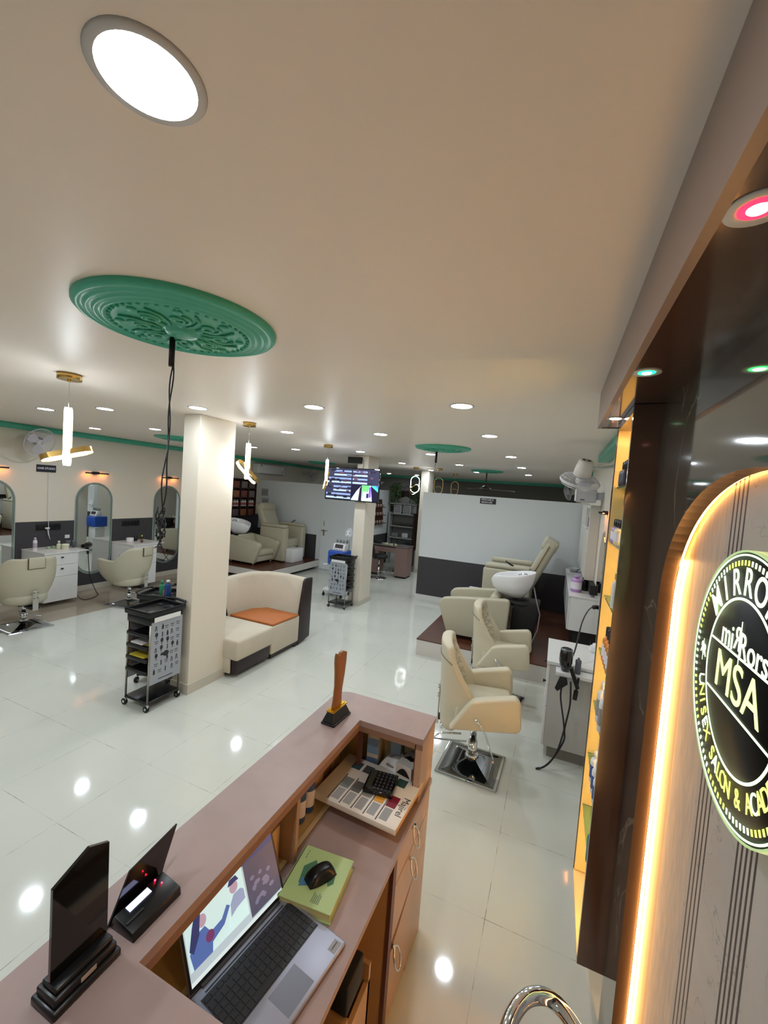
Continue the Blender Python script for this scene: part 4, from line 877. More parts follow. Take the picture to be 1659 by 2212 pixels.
# ================================================================ TROLLEYS
def tool_print(mb, u, v, T_):
    """black silhouettes of salon tools on a panel: u width, v height (local xz)"""
    K = mat('print_black', (38, 38, 42), .5); rnd = random.Random(3)
    def q(x, z, w, h, a=0.):
        mb.box(-w / 2, w / 2, -.0006, .0006, -h / 2, h / 2, K, T=T_ @ TR((x, 0, z)) @ Matrix.Rotation(a, 4, 'Y'))
    def d(x, z, r, sz=1.):
        mb.lathe([(0, -.0006), (r, -.0006), (r, .0006), (0, .0006)], K, 12, T_ @ TR((x, 0, z)) @ Matrix.Diagonal((1, 1, sz, 1)) @ Matrix.Rotation(PI / 2, 4, 'X'), smooth=False)
    W_, H_ = u, v
    for r_ in range(7):
        for c_ in range(5):
            x = (-.38 + .19 * c_ + rnd.uniform(-.03, .03)) * W_; z = (.42 - .125 * r_ + rnd.uniform(-.01, .01)) * H_
            if r_ == 4 and c_ in (1, 2): continue
            k = rnd.randrange(5); hh = H_ * .085
            if k == 0: q(x, z, W_ * .03, hh)
            elif k == 1: d(x, z + hh * .3, W_ * .05, 1.4); q(x, z - hh * .2, W_ * .02, hh * .8)
            elif k == 2: q(x - W_ * .02, z, W_ * .018, hh, .15); q(x + W_ * .02, z, W_ * .018, hh, -.15)
            elif k == 3: q(x, z + hh * .2, W_ * .12, hh * .12); q(x, z - hh * .2, W_ * .10, hh * .1)
            else: q(x, z, W_ * .06, hh * .8); q(x, z + hh * .5, W_ * .03, hh * .4)
    # hair dryer silhouette in the middle
    d(-.02 * W_, -.06 * H_, W_ * .11, .8); q(-.12 * W_, -.055 * H_, W_ * .16, H_ * .045); q(.03 * W_, -.12 * H_, W_ * .06, H_ * .09, -.15)
    q(0, -.475 * H_, W_ * .5, H_ * .012)
def trolley(lab, grp='black salon trolleys', panel=True, items=False):
    """printed side panel faces -y, open tray side faces +x; handle at -x. size .34 x .30 x .90"""
    o = T('salon_trolley', lab, 'trolley', (0, 0, 0), grp)
    w, d = .17, .15
    tp = MB(BLK); tp.box(-w - .02, w + .02, -d - .01, d + .01, .845, .87, BLK, r=.010)
    tp.box(-w - .02, w + .02, -d - .01, -d + .004, .86, .898, BLK, r=.005).box(-w - .02, w + .02, d - .004, d + .01, .86, .898, BLK, r=.005).box(w + .008, w + .02, -d, d, .86, .898, BLK, r=.005).box(-w - .02, -w - .008, -d, d, .86, .898, BLK, r=.005)
    tp.box(-w, w, -d, d, .77, .85, BLK, r=.01)
    DK = mat('tray_dark', (8, 8, 8), .25)
    for x, y, rr in ((.09, -.05, .045), (-.09, -.05, .045), (.09, .07, .03)): tp.lathe([(rr, .8705), (rr - .006, .8705), (rr - .010, .866), (0, .866)], DK, 24, TR((x, y, .003)))
    tp.build('top_tray', o)
    MB(BLK).tube([(w + .005, -d + .02, .87), (w + .045, -d + .03, .905), (w + .05, 0, .912), (w + .045, d - .03, .905), (w + .005, d - .02, .87)], .012, BLK).build('handle', o)
    for x in (-w + .01, w - .01):
        for y in (-d + .01, d - .01): MB(STEEL).cyl((x, y, .07), (x, y, .80), .009, M=STEEL, n=10).build('post', o)
    pn = MB(mat('grey_panel', (156, 162, 170), .35)); pn.box(-w + .01, w - .01, -d - .004, -d + .002, .24, .80); tool_print(pn, .29, .52, TR((0, -d - .0045, .52))); pn.build('printed_panel', o)
    MB(WPL).box(-w + .03, w - .04, -d - .013, -d - .009, .80, .842).build('drawer_label', o)
    MB(mat('grey_panel')).box(-w + .01, w - .01, d - .002, d + .004, .24, .80).build('back_panel', o)
    for z in (.66, .55, .44, .33): MB(BLK).box(-w + .02, w + .005, -d + .012, d - .012, z, z + .012, BLK, r=.004, seg=1).box(w - .005, w + .016, -d + .02, d - .02, z, z + .035, BLK, r=.008).box(-w - .016, -w + .025, -d + .02, d - .02, z, z + .035, BLK, r=.008).build('tray', o)
    bt = MB(BLK); bt.box(-w, w, -d, d, .065, .09, BLK, r=.012); bt.build('bottom_tray', o)
    for x in (-w + .01, w - .01):
        for y in (-d + .01, d - .01):
            MB(CHROME).box(x - .008, x + .008, y - .010, y + .010, .03, .066, CHROME, r=.002, seg=1).cyl((x - .012, y + .012, .027), (x + .012, y + .012, .027), .027, M=RUB, n=18).cyl((x - .013, y + .012, .027), (x + .013, y + .012, .027), .012, M=CHROME, n=12).build('caster', o)
    return o
t0 = trolley('black salon trolley with tool-printed grey panel beside the nearest pillar'); t0.location = (-3.30, 2.665, 0); t0.rotation_euler = (0, 0, math.radians(90))

dup(t0, (-3.385, 6.40, 0), 0, 'black salon trolley with tool-printed grey panel under the television')
dup(t0, (-3.63, 3.02, 0), math.radians(200), 'black salon trolley partly hidden behind the one at the nearest pillar, holding bottles')
# things in / on the trolleys
tw = mat('yellow_towel', (196, 176, 50), .7, bump=.4, bscale=60)
MB(tw).box(-3.41, -3.21, 2.49, 2.70, .4525, .485, tw, r=.015).build('towel', label='folded yellow cloth in the third tray of the near trolley', cat='towel')
MB(tw).box(-3.37, -3.22, 2.49, 2.62, .5625, .578, tw, r=.007).build('towel', label='yellow sachet lying in the second tray of the near trolley', cat='sachet')
MB(PAPER).box(-3.40, -3.25, 2.50, 2.66, .5785, .595, PAPER, r=.006).build('paper_packet', label='white crumpled packet above the yellow sachet in the near trolley', cat='packet')
bottle('soap_bottle', 'clear green pointed bottle on the hidden trolley', mat('green_clear', (70, 170, 120), .15, trans=.4), mat('green_clear'), (-3.62, 2.98, .874), h=.13, r=.025, cap=.03)
bottle('pink_jar', 'pink capped jar between the green and blue bottles', mat('pink_plastic', (206, 84, 104), .4), WPL, (-3.555, 2.97, .874), h=.075, r=.024, cap=.008, neck=.8)
o = bottle('spray_bottle', 'blue spray bottle with white trigger on the hidden trolley', mat('blue_clear', (44, 84, 150), .15, trans=.3), WPL, (-3.50, 2.95, .874), h=.17, r=.032, cap=.02)
MB(WPL).box(-.045, .022, -.010, .010, .178, .20, WPL, r=.005).box(-.05, -.042, -.006, .006, .155, .19, WPL, r=.002, seg=1).build('trigger', o).location = (0, 0, 0)
# ================================================================ SOFA
def sofa():
    BG = mat('beige_velvet', (198, 188, 170), .75, bump=.2, bscale=200, var=.06); DKL = mat('dark_brown_leather', (44, 32, 34), .4)
    ORG = mat('orange_leather', (176, 100, 44), .5, var=.1)
    o = T('corner_sofa', 'beige corner sofa with dark brown ends and an orange corner seat', 'sofa', (-3.4, 4.05, 0))
    # seat of the straight module
    MB(BG).box(-3.66, -2.925, 3.34, 3.935, .20, .42, BG, r=.03, seg=3).build('seat', o)
    MB(DKL).box(-3.66, -2.965, 3.375, 3.93, .045, .21, DKL, r=.012).build('plinth', o)
    MB(BG).box(-3.70, -3.03, 3.345, 3.372, .05, .24, BG, r=.01).build('side_panel', o)
    # corner module: seat front, orange triangle seat, back
    MB(BG).box(-3.60, -2.955, 3.945, 4.50, .06, .40, BG, r=.02, seg=3).build('corner_front', o)
    MB(ORG).prism([(-2.965, 3.96), (-2.945, 4.46), (-3.45, 4.46), (-3.58, 4.30), (-3.62, 3.96)], .03, ORG, r=.010, T=TR((0, 0, .40))).build('corner_seat', o)
    MB(DKL).box(-3.02, -2.965, 3.95, 4.44, .03, .06, DKL).box(-3.02, -2.97, 4.44, 4.50, .0, .06, DKL).build('foot_rail', o)
    # curved corner back: profile swept along an L path
    path = [(-3.66, 3.40), (-3.66, 3.95), (-3.655, 4.20), (-3.60, 4.38), (-3.48, 4.49), (-3.30, 4.545), (-3.0, 4.55)]
    nrm = [(-1, 0), (-1, 0), (-1, .12), (-.85, .5), (-.55, .83), (-.15, 1), (0, 1)]
    def back(i0, i1, name, htop):
        t = bmesh.new(); R = []
        for (px, py), (nx, ny), h in list(zip(path, nrm, htop))[i0:i1]:
            L_ = math.hypot(nx, ny); nx, ny = nx / L_, ny / L_
            pr = [(0, .36), (.06, .62), (.10, h - .03), (.125, h), (.19, h), (.215, h - .03), (.215, .10), (.03, .10)]
            R.append([t.verts.new((px + nx * a, py + ny * a, z)) for a, z in pr])
        for a, b_ in zip(R, R[1:]):
            for k in range(8): t.faces.new((a[k], b_[k], b_[(k + 1) % 8], a[(k + 1) % 8]))
        t.faces.new(R[0]); t.faces.new(R[-1][::-1]); bmesh.ops.recalc_face_normals(t, faces=t.faces)
        bmesh.ops.bevel(t, geom=[e for e in t.edges if e.calc_face_angle(0) > .5], offset=.012, segments=2, profile=.5, affect='EDGES')
        mb = MB(BG); mb._fin(t, BG, smooth=True); return mb.build(name, o)
    back(0, 2, 'backrest', [.80, .83, .84, .86, .86, .86, .84]); back(1, 7, 'corner_backrest', [.80, .83, .85, .87, .87, .86, .84])
    MB(DKL).tube([(-3.655, 3.953, .38), (-3.70, 3.953, .56), (-3.75, 3.953, .76), (-3.78, 3.953, .835), (-3.84, 3.953, .845)], .011, DKL, n=8).build('piping', o)
    MB(DKL).prism([(4.505, .0), (4.50, .36), (4.54, .60), (4.585, .83), (4.62, .86), (4.77, .855), (4.77, .05)], .035, DKL, r=.008, T=Matrix(((0, 0, 1, -2.998), (1, 0, 0, 0), (0, 1, 0, 0), (0, 0, 0, 1)))).build('end_panel', o)
    return o
sofa()
# ================================================================ LEFT WALL
FROST = mat('mirror_border', (150, 165, 160), .15, metal=.7)
def wall_mirror(X, sgn, y, lab, zc=1.07, w=.63, h=1.60, grp='pill-shaped wall mirrors'):
    """sgn=+1 faces +x"""
    o = T('wall_mirror', lab, 'mirror', (X, y, zc - h / 2), grp)
    def st(w_, h_, x0, x1, M, name):
        pts = stadium(w_, h_, 18); MB(M).prism(pts, x1 - x0, M, T=Matrix(((0, 0, sgn, X + sgn * x0), (1, 0, 0, y), (0, 1, 0, zc), (0, 0, 0, 1)))).build(name, o)
    st(w, h, .001, .010, mat('mirror_edge', (190, 205, 200), .2, metal=.4), 'backing'); st(w - .02, h - .02, .010, .014, FROST, 'border'); st(w - .085, h - .085, .014, .018, MIRR, 'glass')
    return o
wall_mirror(XL, 1, 3.22, 'pill-shaped wall mirror cut off by the left edge of the photo')
wall_mirror(XL, 1, 4.67, 'pill-shaped wall mirror between the two white cabinets')
wall_mirror(XL, 1, 6.12, 'pill-shaped wall mirror just left of the nearest pillar')
WARM = mat('picture_light_glow', (255, 190, 120), .5, emit=16, ecol=(255, 150, 72))
def picture_light(X, sgn, y, z, lab):
    o = T('picture_light', lab, 'light', (X, y, z), 'black bar lights above the mirrors')
    MB(BLKM).box(X, X + sgn * .05, y - .055, y + .055, z - .02, z + .02, BLKM, r=.006).build('mount', o)
    MB(BLKM).box(X + sgn * .045, X + sgn * .072, y - .20, y + .20, z - .002, z + .006, BLKM).box(X + sgn * .067, X + sgn * .072, y - .20, y + .20, z - .016, z + .006, BLKM).build('bar', o)
    MB(WARM).box(X + sgn * .048, X + sgn * .064, y - .19, y + .19, z - .006, z - .0025).build('light_strip', o)
for y, l in ((3.22, 'black bar light glowing over the leftmost mirror'), (4.66, 'black bar light glowing over the mirror between the cabinets'), (6.12, 'black bar light glowing over the mirror beside the nearest pillar')):
    picture_light(XL, 1, y, 2.03, l)
o = T('name_sign', 'small dark plaque reading HAIR STUDIO on the left wall', 'sign', (XL, 3.92, 1.99))
MB(mat('plaque_navy', (30, 26, 40), .4)).box(XL, XL + .012, 3.79, 4.055, 1.995, 2.105).build('board', o)
MB(WPL).text('HAIR STUDIO', .044, Matrix(((0, 0, 1, XL + .0125), (1, 0, 0, 3.922), (0, 1, 0, 2.05), (0, 0, 0, 1))), WPL, bold=.02, sx=.9).build('lettering', o)
for y, l in ((3.98, 'black socket plate on the dark left wall above the near white cabinet'), (5.35, 'black socket plate on the dark left wall above the farther white cabinet')):
    o = T('socket_plate', l, 'socket', (XL, y, 1.08), 'black socket plates'); MB(BLK).box(XL, XL + .012, y - .17, y + .17, 1.08, 1.185, BLK, r=.003).build('plate', o)
    k = MB(BLKG)
    for i in range(4): k.box(XL + .012, XL + .016, y - .14 + i * .075, y - .09 + i * .075, 1.10, 1.165)
    k.build('switches', o)
o = T('charger_cable', 'white plug with looped cable hanging from the near socket plate', 'cable', (XL, 3.95, .98))
MB(WPL).box(XL + .016, XL + .04, 3.92, 3.98, 1.10, 1.125, WPL, r=.004).build('plug', o); MB(WPL).tube([(XL + .03, 3.95, 1.10), (XL + .035, 3.96, 1.02), (XL + .03, 3.985, .955), (XL + .03, 3.995, .93), (XL + .03, 3.985, .95), (XL + .03, 3.97, 1.03), (XL + .03, 3.96, 1.22), (XL + .03, 3.95, 2.0)], .004, WPL, n=6).build('cord', o)
MB(WPL).box(XL + .0, XL + .004, 4.22, 4.29, .93, .985).build('card', label='small white card stuck on the dark wall above the cream jar', cat='card')
def drawer_cabinet(y0, y1, lab):
    o = T('drawer_cabinet', lab, 'cabinet', (-7.1, (y0 + y1) / 2, .07), 'white drawer cabinets on the left wall'); xf = -6.82
    box('body', XL, xf - .018, y0, y1, .07, .79, WLAM, o)
    box('worktop', XL, xf + .008, y0 - .005, y1 + .005, .79, .812, WLAM, o)
    for z0, z1 in ((.622, .785), (.445, .618), (.072, .441)):
        d = MB(WLAM).box(xf - .017, xf, y0 + .002, y1 - .002, z0, z1, WLAM, r=.0015, seg=1).build('drawer' if z0 > .1 else 'door', o)
        if z0 > .1: MB(BLK).lathe([(0, 0), (.010, 0), (.016, .012), (.014, .02), (0, .022)], BLK, 14, TR((xf, (y0 + y1) / 2, (z0 + z1) / 2 + .03)) @ Matrix.Rotation(PI / 2, 4, 'Y'), sx=.7, sy=1.3).build('knob', d)
    gs = MB(GLASS).box(XL, xf - .02, y1 + .006, y1 + .17, .792, .804, mat('ledge_white', (214, 214, 210), .3)).build('side_ledge', o)
    return o
drawer_cabinet(3.63, 4.095, 'white floating drawer cabinet behind the leftmost chair'); drawer_cabinet(5.00, 5.465, 'white floating drawer cabinet behind the second round-backed chair')
ZC = .8125
o = bottle('spray_can', 'tall white spray can on the near white cabinet', WPL, mat('can_cap', (206, 196, 206), .4), (-7.2, 3.70, ZC), h=.175, r=.027, cap=.03, label=mat('can_print', (176, 168, 182), .5), neck=.8)
bottle('nozzle_bottle', 'pale cone-tipped applicator bottle beside the cream jar', mat('cone_plastic', (204, 212, 180), .4), mat('cone_plastic'), (-7.12, 3.98, ZC), h=.10, r=.03, cap=.035, neck=.25)
MB(mat('jar_cream', (226, 226, 200), .4)).lathe([(0, 0), (.045, 0), (.048, .008), (.048, .055), (.05, .056), (.05, .076), (.04, .082), (0, .082)]).build('lid_jar', origin=(0, 0, 0), label='squat cream jar on the near white cabinet', cat='jar').location = (-7.05, 4.035, ZC)
for dy, l in ((0, 'small pale green tin on the near white cabinet, left of two'), (.07, 'small pale green tin on the near white cabinet, right of two')):
    MB(mat('tin_green', (160, 178, 150), .4)).box(-7.24, -7.19, 3.865 + dy, 3.91 + dy, ZC, ZC + .035, r=.006).build('tin', label=l, cat='tin', group='small pale green tins')
for dy, l in ((0, 'dark grey cup standing on the ledge beside the near cabinet, left of two'), (.085, 'dark grey cup standing on the ledge beside the near cabinet, right of two')):
    MB(mat('cup_grey', (96, 104, 108), .3)).lathe([(0, 0), (.026, 0), (.036, .10), (.036, .115), (.030, .115), (.022, .01), (0, .01)], None, 20).build('cup', origin=(0, 0, 0), label=l, cat='cup', group='dark grey cups').location = (-7.18, 4.145 + dy, .8045)
def dryer(name, lab, loc, rz, flip=False, grp='black hair dryers'):
    A = TR(loc, rz=rz); o = T(name, lab, 'hair dryer', loc, grp, rz)
    MB(BLKG).lathe([(0, -.09), (.040, -.088), (.046, -.05), (.044, .02), (.034, .07), (.028, .11), (.024, .11), (.020, .05), (0, .05)], BLKG, 24, A @ Matrix.Rotation(PI / 2, 4, 'Y')).build('barrel', o)
    MB(BLK).box(-.045, -.005, -.015, .015, -.16, -.02, BLK, r=.012, T=A @ Matrix.Rotation(.15, 4, 'Y')).build('grip', o)
    MB(mat('dryer_ring', (110, 120, 124), .3, metal=.6)).lathe([(.034, -.091), (.044, -.088), (.045, -.084), (.034, -.086)], None, 24, A @ Matrix.Rotation(PI / 2, 4, 'Y')).build('rear_ring', o)
    return o
dryer('hair_dryer', 'black hair dryer lying at the ledge by the middle mirror', (-7.0, 4.32, .852), math.radians(-60))
for s, l in (((-6.83, 4.12), 'black cord trailing on the floor beside the near white cabinet'),):
    MB(CAB).tube(spl([(-6.9, 4.13, .10), (-6.85, 4.16, .03), (-6.80, 4.22, .008), (-6.84, 4.36, .008), (-6.95, 4.50, .008), (-7.1, 4.56, .03), (-7.2, 4.52, .25), (-7.12, 4.44, .50), (-7.02, 4.36, .74)]), .006, CAB, n=6).build('cable', label=l, cat='cord')
MB(WPL).lathe([(0, 0), (.055, 0), (.06, .01), (.06, .075), (.05, .08), (0, .08)], WPL, 24).build('tape_jar', origin=(0, 0, 0), label='white lidded tub on the farther white cabinet', cat='jar').location = (-7.15, 5.17, ZC)
bottle('oil_bottle', 'small dark oil bottle with yellow cap on the farther white cabinet', mat('dark_glass', (34, 24, 20), .15), mat('yellow_cap', (220, 200, 60), .4), (-7.0, 5.29, ZC), h=.12, r=.022, cap=.025, label=mat('sepia_label', (110, 90, 66), .5))
bottle('small_jar', 'low black jar behind the oil bottle with yellow cap', BLK, BLK, (-7.22, 5.33, ZC), h=.09, r=.03, cap=.01, neck=.8)
dryer('hair_dryer', 'black hair dryer hooked by the mirror next to the nearest pillar', (-7.1, 5.75, .86), math.radians(-50))
MB(CAB).tube([(-7.1, 5.76, .75), (-7.15, 5.9, .5), (-7.2, 6.05, .35), (-7.25, 6.2, .3), (-7.2, 6.35, .4)], .006, CAB, n=6).build('cable', label='black cord looping down in front of the mirror beside the nearest pillar', cat='cord')
MB(BLK).box(-6.62, -6.5, 5.7, 5.76, .0, .03, BLK, r=.01).box(-6.6, -6.54, 5.62, 5.84, .0, .02, BLK, r=.008).build('hair_clip', label='black clip dropped on the floor behind the hidden trolley', cat='clip')

# air conditioner, shelf of products on the far left wall
o = T('air_conditioner', 'white split air conditioner high on the far left wall', 'air conditioner', (XL + .1, 9.17, 2.29))
MB(WPL).box(XL, XL + .20, 8.62, 9.72, 2.29, 2.545, WPL, r=.025, seg=3).build('body', o); MB(mat('ac_vent', (120, 122, 124), .5)).box(XL + .10, XL + .202, 8.66, 9.68, 2.296, 2.312).build('vent', o); MB(mat('ac_mark', (70, 74, 80), .4)).box(XL + .2, XL + .202, 8.72, 8.77, 2.49, 2.52).box(XL + .2, XL + .202, 9.62, 9.64, 2.36, 2.42).build('badge', o)
def product_rack():
    o = T('product_rack', 'dark brown wall rack filled with white bottles behind the left wash chair', 'shelf', (XL + .1, 8.2, 1.2)); RB = mat('rack_brown', (62, 40, 34), .5)
    y0, y1, z0, z1 = 7.55, 8.66, 1.20, 2.12
    fr = MB(RB); fr.box(XL, XL + .01, y0, y1, z0, z1, RB)
    for i in range(5): y = y0 + (y1 - y0) * i / 4; fr.box(XL, XL + .14, y - .008, y + .008, z0, z1, RB)
    for i in range(5): z = z0 + (z1 - z0) * i / 4; fr.box(XL, XL + .14, y0, y1, z - .008, z + .008, RB)
    fr.build('frame', o)
    labs = []
    n = 0; pr = bottle('rack_bottle', '', WPL, WPL, (0, 0, 0), h=.15, r=.032, cap=.02, label=mat('red_print', (170, 90, 80), .5))
    for i in range(4):
        for j in range(3):
            y = y0 + .06 + i * (y1 - y0) / 4 + j * .08; 
            loc = (XL + .08, y, z0 + 1 * (z1 - z0) / 4 + .009)
            lab = ['left', 'middle', 'right'][j] + ' white bottle in the ' + ['first', 'second', 'third', 'last'][i] + ' compartment of the brown wall rack'
            if n == 0: pr.location = loc; pr['label'] = lab; pr['group'] = 'white bottles in the brown wall rack'
            else: dup(pr, loc, None, lab, 'white bottles in the brown wall rack')
            n += 1
    cols = [(120, 110, 106), (96, 84, 84), (150, 96, 60), (128, 70, 60)]
    for i in range(4):
        for k, zr in enumerate((0, 2, 3)):
            c = cols[(i + k) % 4]; y = y0 + .03 + i * (y1 - y0) / 4
            MB(mat('rbox%d' % ((i + k) % 4), c, .6, var=.2, vscale=20)).box(XL + .02, XL + .13, y, y + .20, z0 + zr * .23 + .0085, z0 + zr * .23 + .17, r=.003).build('product_box', label=['grey', 'dusky', 'orange-brown', 'rusty'][(i + k) % 4] + ' product box in compartment ' + ['one', 'two', 'three', 'four'][i] + ' of the ' + ['lowest', 'third', 'top'][k] + ' rack row', cat='box', group='product boxes in the brown wall rack')
product_rack()

# ================================================================ RAISED PLATFORMS AND WASH STATIONS
def platform(x0, x1, y0, y1, zt, zb, lab, feet=False):
    o = T('raised_platform', lab, 'platform', ((x0 + x1) / 2, (y0 + y1) / 2, 0), 'raised platforms with walnut floors')
    box('deck', x0, x1, y0, y1, zt - .012, zt, WOODF, o)
    box('fascia', x0 + .003, x1 - .003, y0 + .003, y1 - .003, zb, zt - .012, mat('platform_white', (206, 202, 196), .4), o)
    if feet: box('recess', x0 + .12, x1 - .12, y0 + .12, y1 - .1, 0, zb, BLKM, o)
platform(-1.54, XR - .003, 5.09, 7.76, .21, 0, 'right raised platform with walnut floor under the wash and pedicure chairs')
platform(XL + .004, -5.42, 6.95, 8.96, .24, .075, 'left raised platform with walnut floor at the rear partition', True)
def wash_station(lab):
    """faces -x, origin at platform level, between arms"""
    o = T('wash_station', lab, 'wash chair', (0, 0, 0), 'shampoo wash stations')
    for s in (-1, 1):
        pts = [(-.44, .0), (-.58, .42), (-.555, .475), (-.50, .49), (.34, .60), (.36, .57), (.33, .01)]
        pts = [(-.42, .02), (-.55, .38), (-.555, .42), (-.54, .455), (-.51, .48), (-.46, .493), (-.3, .52), (.28, .585), (.33, .58), (.35, .55), (.33, .03)]
        MB(LEATHO).prism(pts, .12, LEATHO, r=.03, seg=3, T=Matrix(((1, 0, 0, 0), (0, 0, 1, s * .32 - .06), (0, 1, 0, .03), (0, 0, 0, 1)))).build('arm', o)
    MB(LEATHO).box(-.48, .20, -.27, .27, .20, .34, LEATHO, r=.04, seg=3).build('seat_cushion', o)
    MB(LEATHO).box(-.44, .25, -.27, .27, .07, .21, LEATHO, r=.02).build('seat_base', o)
    MB(LEATHO).box(-.06, .06, -.25, .25, 0, .42, LEATHO, r=.045, seg=3, T=TR((-.02, 0, .24), ry=math.radians(26))).build('backrest', o)
    for x in (-.36, .26):
        for y in (-.30, .30): MB(CHROME).cyl((x, y, 0), (x, y, .06), .02, .024, M=CHROME, n=14).build('foot', o)
    MB(BLKM).prism([(.36, .0), (.37, .50), (.44, .58), (.70, .58), (.64, .0)], .34, BLKM, r=.02, T=Matrix(((1, 0, 0, 0), (0, 0, 1, -.17), (0, 1, 0, 0), (0, 0, 0, 1)))).build('basin_stand', o)
    # basin: asymmetric bowl, high neck side towards the chair
    t = bmesh.new(); n = 36; rings = []
    prof = [(.0, .05), (.45, .065), (.72, .12), (.90, .20), (.985, .28), (1.0, .315), (.98, .325), (.94, .31), (.82, .20), (.5, .11), (.0, .09)]
    for f_, z in prof:
        if f_ == 0: rings.append([t.verts.new((.40, 0, .54 + z))]); continue
        rr = []
        for k in range(n):
            a = 2 * PI * k / n; cx = math.cos(a); x = .38 + f_ * (.24 * cx if cx > 0 else .33 * cx) ; y = f_ * .235 * math.sin(a) * (1 - .18 * max(0, -cx))
            zz = .54 + z + (.0 + .10 * (cx + 1) / 2) * (f_ ** 3) - (.06 * max(0, -cx) ** 10) * (f_ ** 4)
            rr.append(t.verts.new((x, y, zz)))
        rings.append(rr)
    for a, c in zip(rings, rings[1:]):
        for k in range(n):
            k2 = (k + 1) % n
            if len(a) == 1: t.faces.new((a[0], c[k], c[k2]))
            elif len(c) == 1: t.faces.new((a[k], a[k2], c[0]))
            else: t.faces.new((a[k], a[k2], c[k2], c[k]))
    bmesh.ops.recalc_face_normals(t, faces=t.faces)
    mb = MB(CERAM); mb._fin(t, CERAM, smooth=True); b_ = mb.build('basin', o)
    MB(BLKM).lathe([(0, 0), (.16, 0), (.20, .06), (.10, .08), (0, .08)], BLKM, 28, TR((.47, 0, .50))).build('basin_collar', o)
    MB(CHROME).cyl((.54, .03, .70), (.54, .03, .88), .014, M=CHROME).tube([(.54, .03, .88), (.50, .03, .91), (.44, .02, .91), (.40, .02, .89)], .012, CHROME).build('tap', b_)
    return o
w0 = wash_station('cream wash chair with white basin on the right platform, turned away to the left'); w0.location = (-.80, 5.75, .2105)
dup(w0, (-6.42, 7.55, .2405), PI, 'cream wash chair with white basin on the left platform')
MB(CAB).tube([(-.19, 5.60, 1.0), (-.15, 5.50, .88), (-.09, 5.46, .70), (-.10, 5.46, .50), (-.16, 5.44, .32), (-.22, 5.42, .225)], .008, mat('hose_grey', (120, 118, 116), .4), n=6).build('hose', label='grey hose running down beside the right wash basin', cat='hose')
bottle('spray_bottle', 'clear spray bottle standing behind the right wash basin stand', mat('clear_plastic', (150, 156, 152), .2, trans=.4), WPL, (-.27, 5.36, .2115), h=.22, r=.04, cap=.04)
def pedicure(lab):
    """faces -x"""
    o = T('pedicure_chair', lab, 'pedicure chair', (0, 0, 0), 'cream pedicure recliners')
    for s in (-1, 1):
        MB(LEATHO).box(-.50, .22, s * .36 - .09, s * .36 + .09, .02, .80, LEATHO, r=.035, seg=3).build('arm', o)
        MB(mat('arm_pad', (176, 170, 146), .5)).box(-.48, .20, s * .36 - .085, s * .36 + .085, .80, .87, LEATHO, r=.03, seg=3).build('arm_pad', o)
    MB(LEATHO).box(-.42, .16, -.27, .27, .30, .52, LEATHO, r=.05, seg=3).build('seat', o)
    MB(LEATHO).box(-.40, .20, -.27, .27, .02, .31, mat('base_dark', (40, 38, 36), .5)).build('base', o)
    B = TR((.13, 0, .48), ry=math.radians(24))
    MB(LEATHO).box(-.09, .09, -.28, .28, 0, .86, LEATHO, r=.06, seg=4, T=B).build('backrest', o); MB(LEATHO).box(-.13, .10, -.26, .26, .70, .90, LEATHO, r=.05, seg=4, T=B).build('head_cushion', o)
    MB(mat('gold_trim', (150, 120, 60), .4)).tube([B @ Vector((-.02, y, z)) for y, z in [(-.288, .05), (-.288, .80)]], .007, mat('gold_trim'), n=6).build('piping', o)
    MB(BLK).tube([(-.05, -.42, .87), (-.12, -.42, .90), (-.17, -.42, .935)], .012, BLK, n=8).build('lever', o)
    MB(WPL).box(-.80, -.52, -.22, .22, .0, .32, WPL, r=.010).build('foot_bath', o)
    return o
p0 = pedicure('cream pedicure recliner leaning back at the rear of the right platform'); p0.location = (-.50, 7.05, .2105)
p1 = dup(p0, (-6.28, 8.40, .2405), PI, 'cream pedicure recliner on the left platform in front of the white partition')
for c in p1.children:
    if c.name.startswith('foot_bath'): c.location = (.12, .12, 0)
# ================================================================ RIGHT STATIONS
def right_cabinet():
    o = T('station_cabinet', 'white station cabinet with black knobs beside the styling chairs, cords hanging at its side', 'cabinet', (.27, 3.9, 0))
    GS = mat('grey_laminate', (190, 188, 184), .4)
    box('body', .058, XR - .005, 3.62, 4.22, .10, .785, GS, o); box('plinth', .09, XR - .005, 3.65, 4.2, 0, .10, mat('plinth_grey', (130, 126, 118), .5), o)
    box('worktop', .03, XR - .005, 3.61, 4.23, .785, .808, WLAM, o)
    for z0, z1 in ((.61, .78), (.43, .605), (.105, .425)):
        d = MB(WLAM).box(.038, .057, 3.622, 4.218, z0, z1, WLAM, r=.0015, seg=1).build('drawer' if z0 > .2 else 'door', o)
        if z0 > .2: MB(BLK).lathe([(0, 0), (.008, 0), (.010, .012), (.018, .024), (0, .026)], BLK, 14, TR((.038, 3.92, (z0 + z1) / 2)) @ Matrix.Rotation(-PI / 2, 4, 'Y')).build('knob', d)
    e = box('side_ledge', .10, XR - .005, 3.49, 3.618, .755, .778, WLAM, o)
right_cabinet()
A = TR((.165, 3.555, .885)); o = T('hair_dryer', 'black hair dryer standing nose down at the right station ledge', 'hair dryer', (.165, 3.555, .78), 'black hair dryers')
MB(BLKG).lathe([(.026, -.104), (.032, -.10), (.050, -.03), (.050, .02), (.044, .06), (.036, .07), (0, .07)], BLKG, 26, A).lathe([(0, .068), (.030, .068), (.034, .0712), (0, .0712)], BLK, 20, A).build('barrel', o)
MB(mat('dryer_ring', (110, 120, 124), .3, metal=.6)).lathe([(.034, .066), (.045, .060), (.045, .068), (.035, .073)], None, 26, A).build('rear_ring', o)
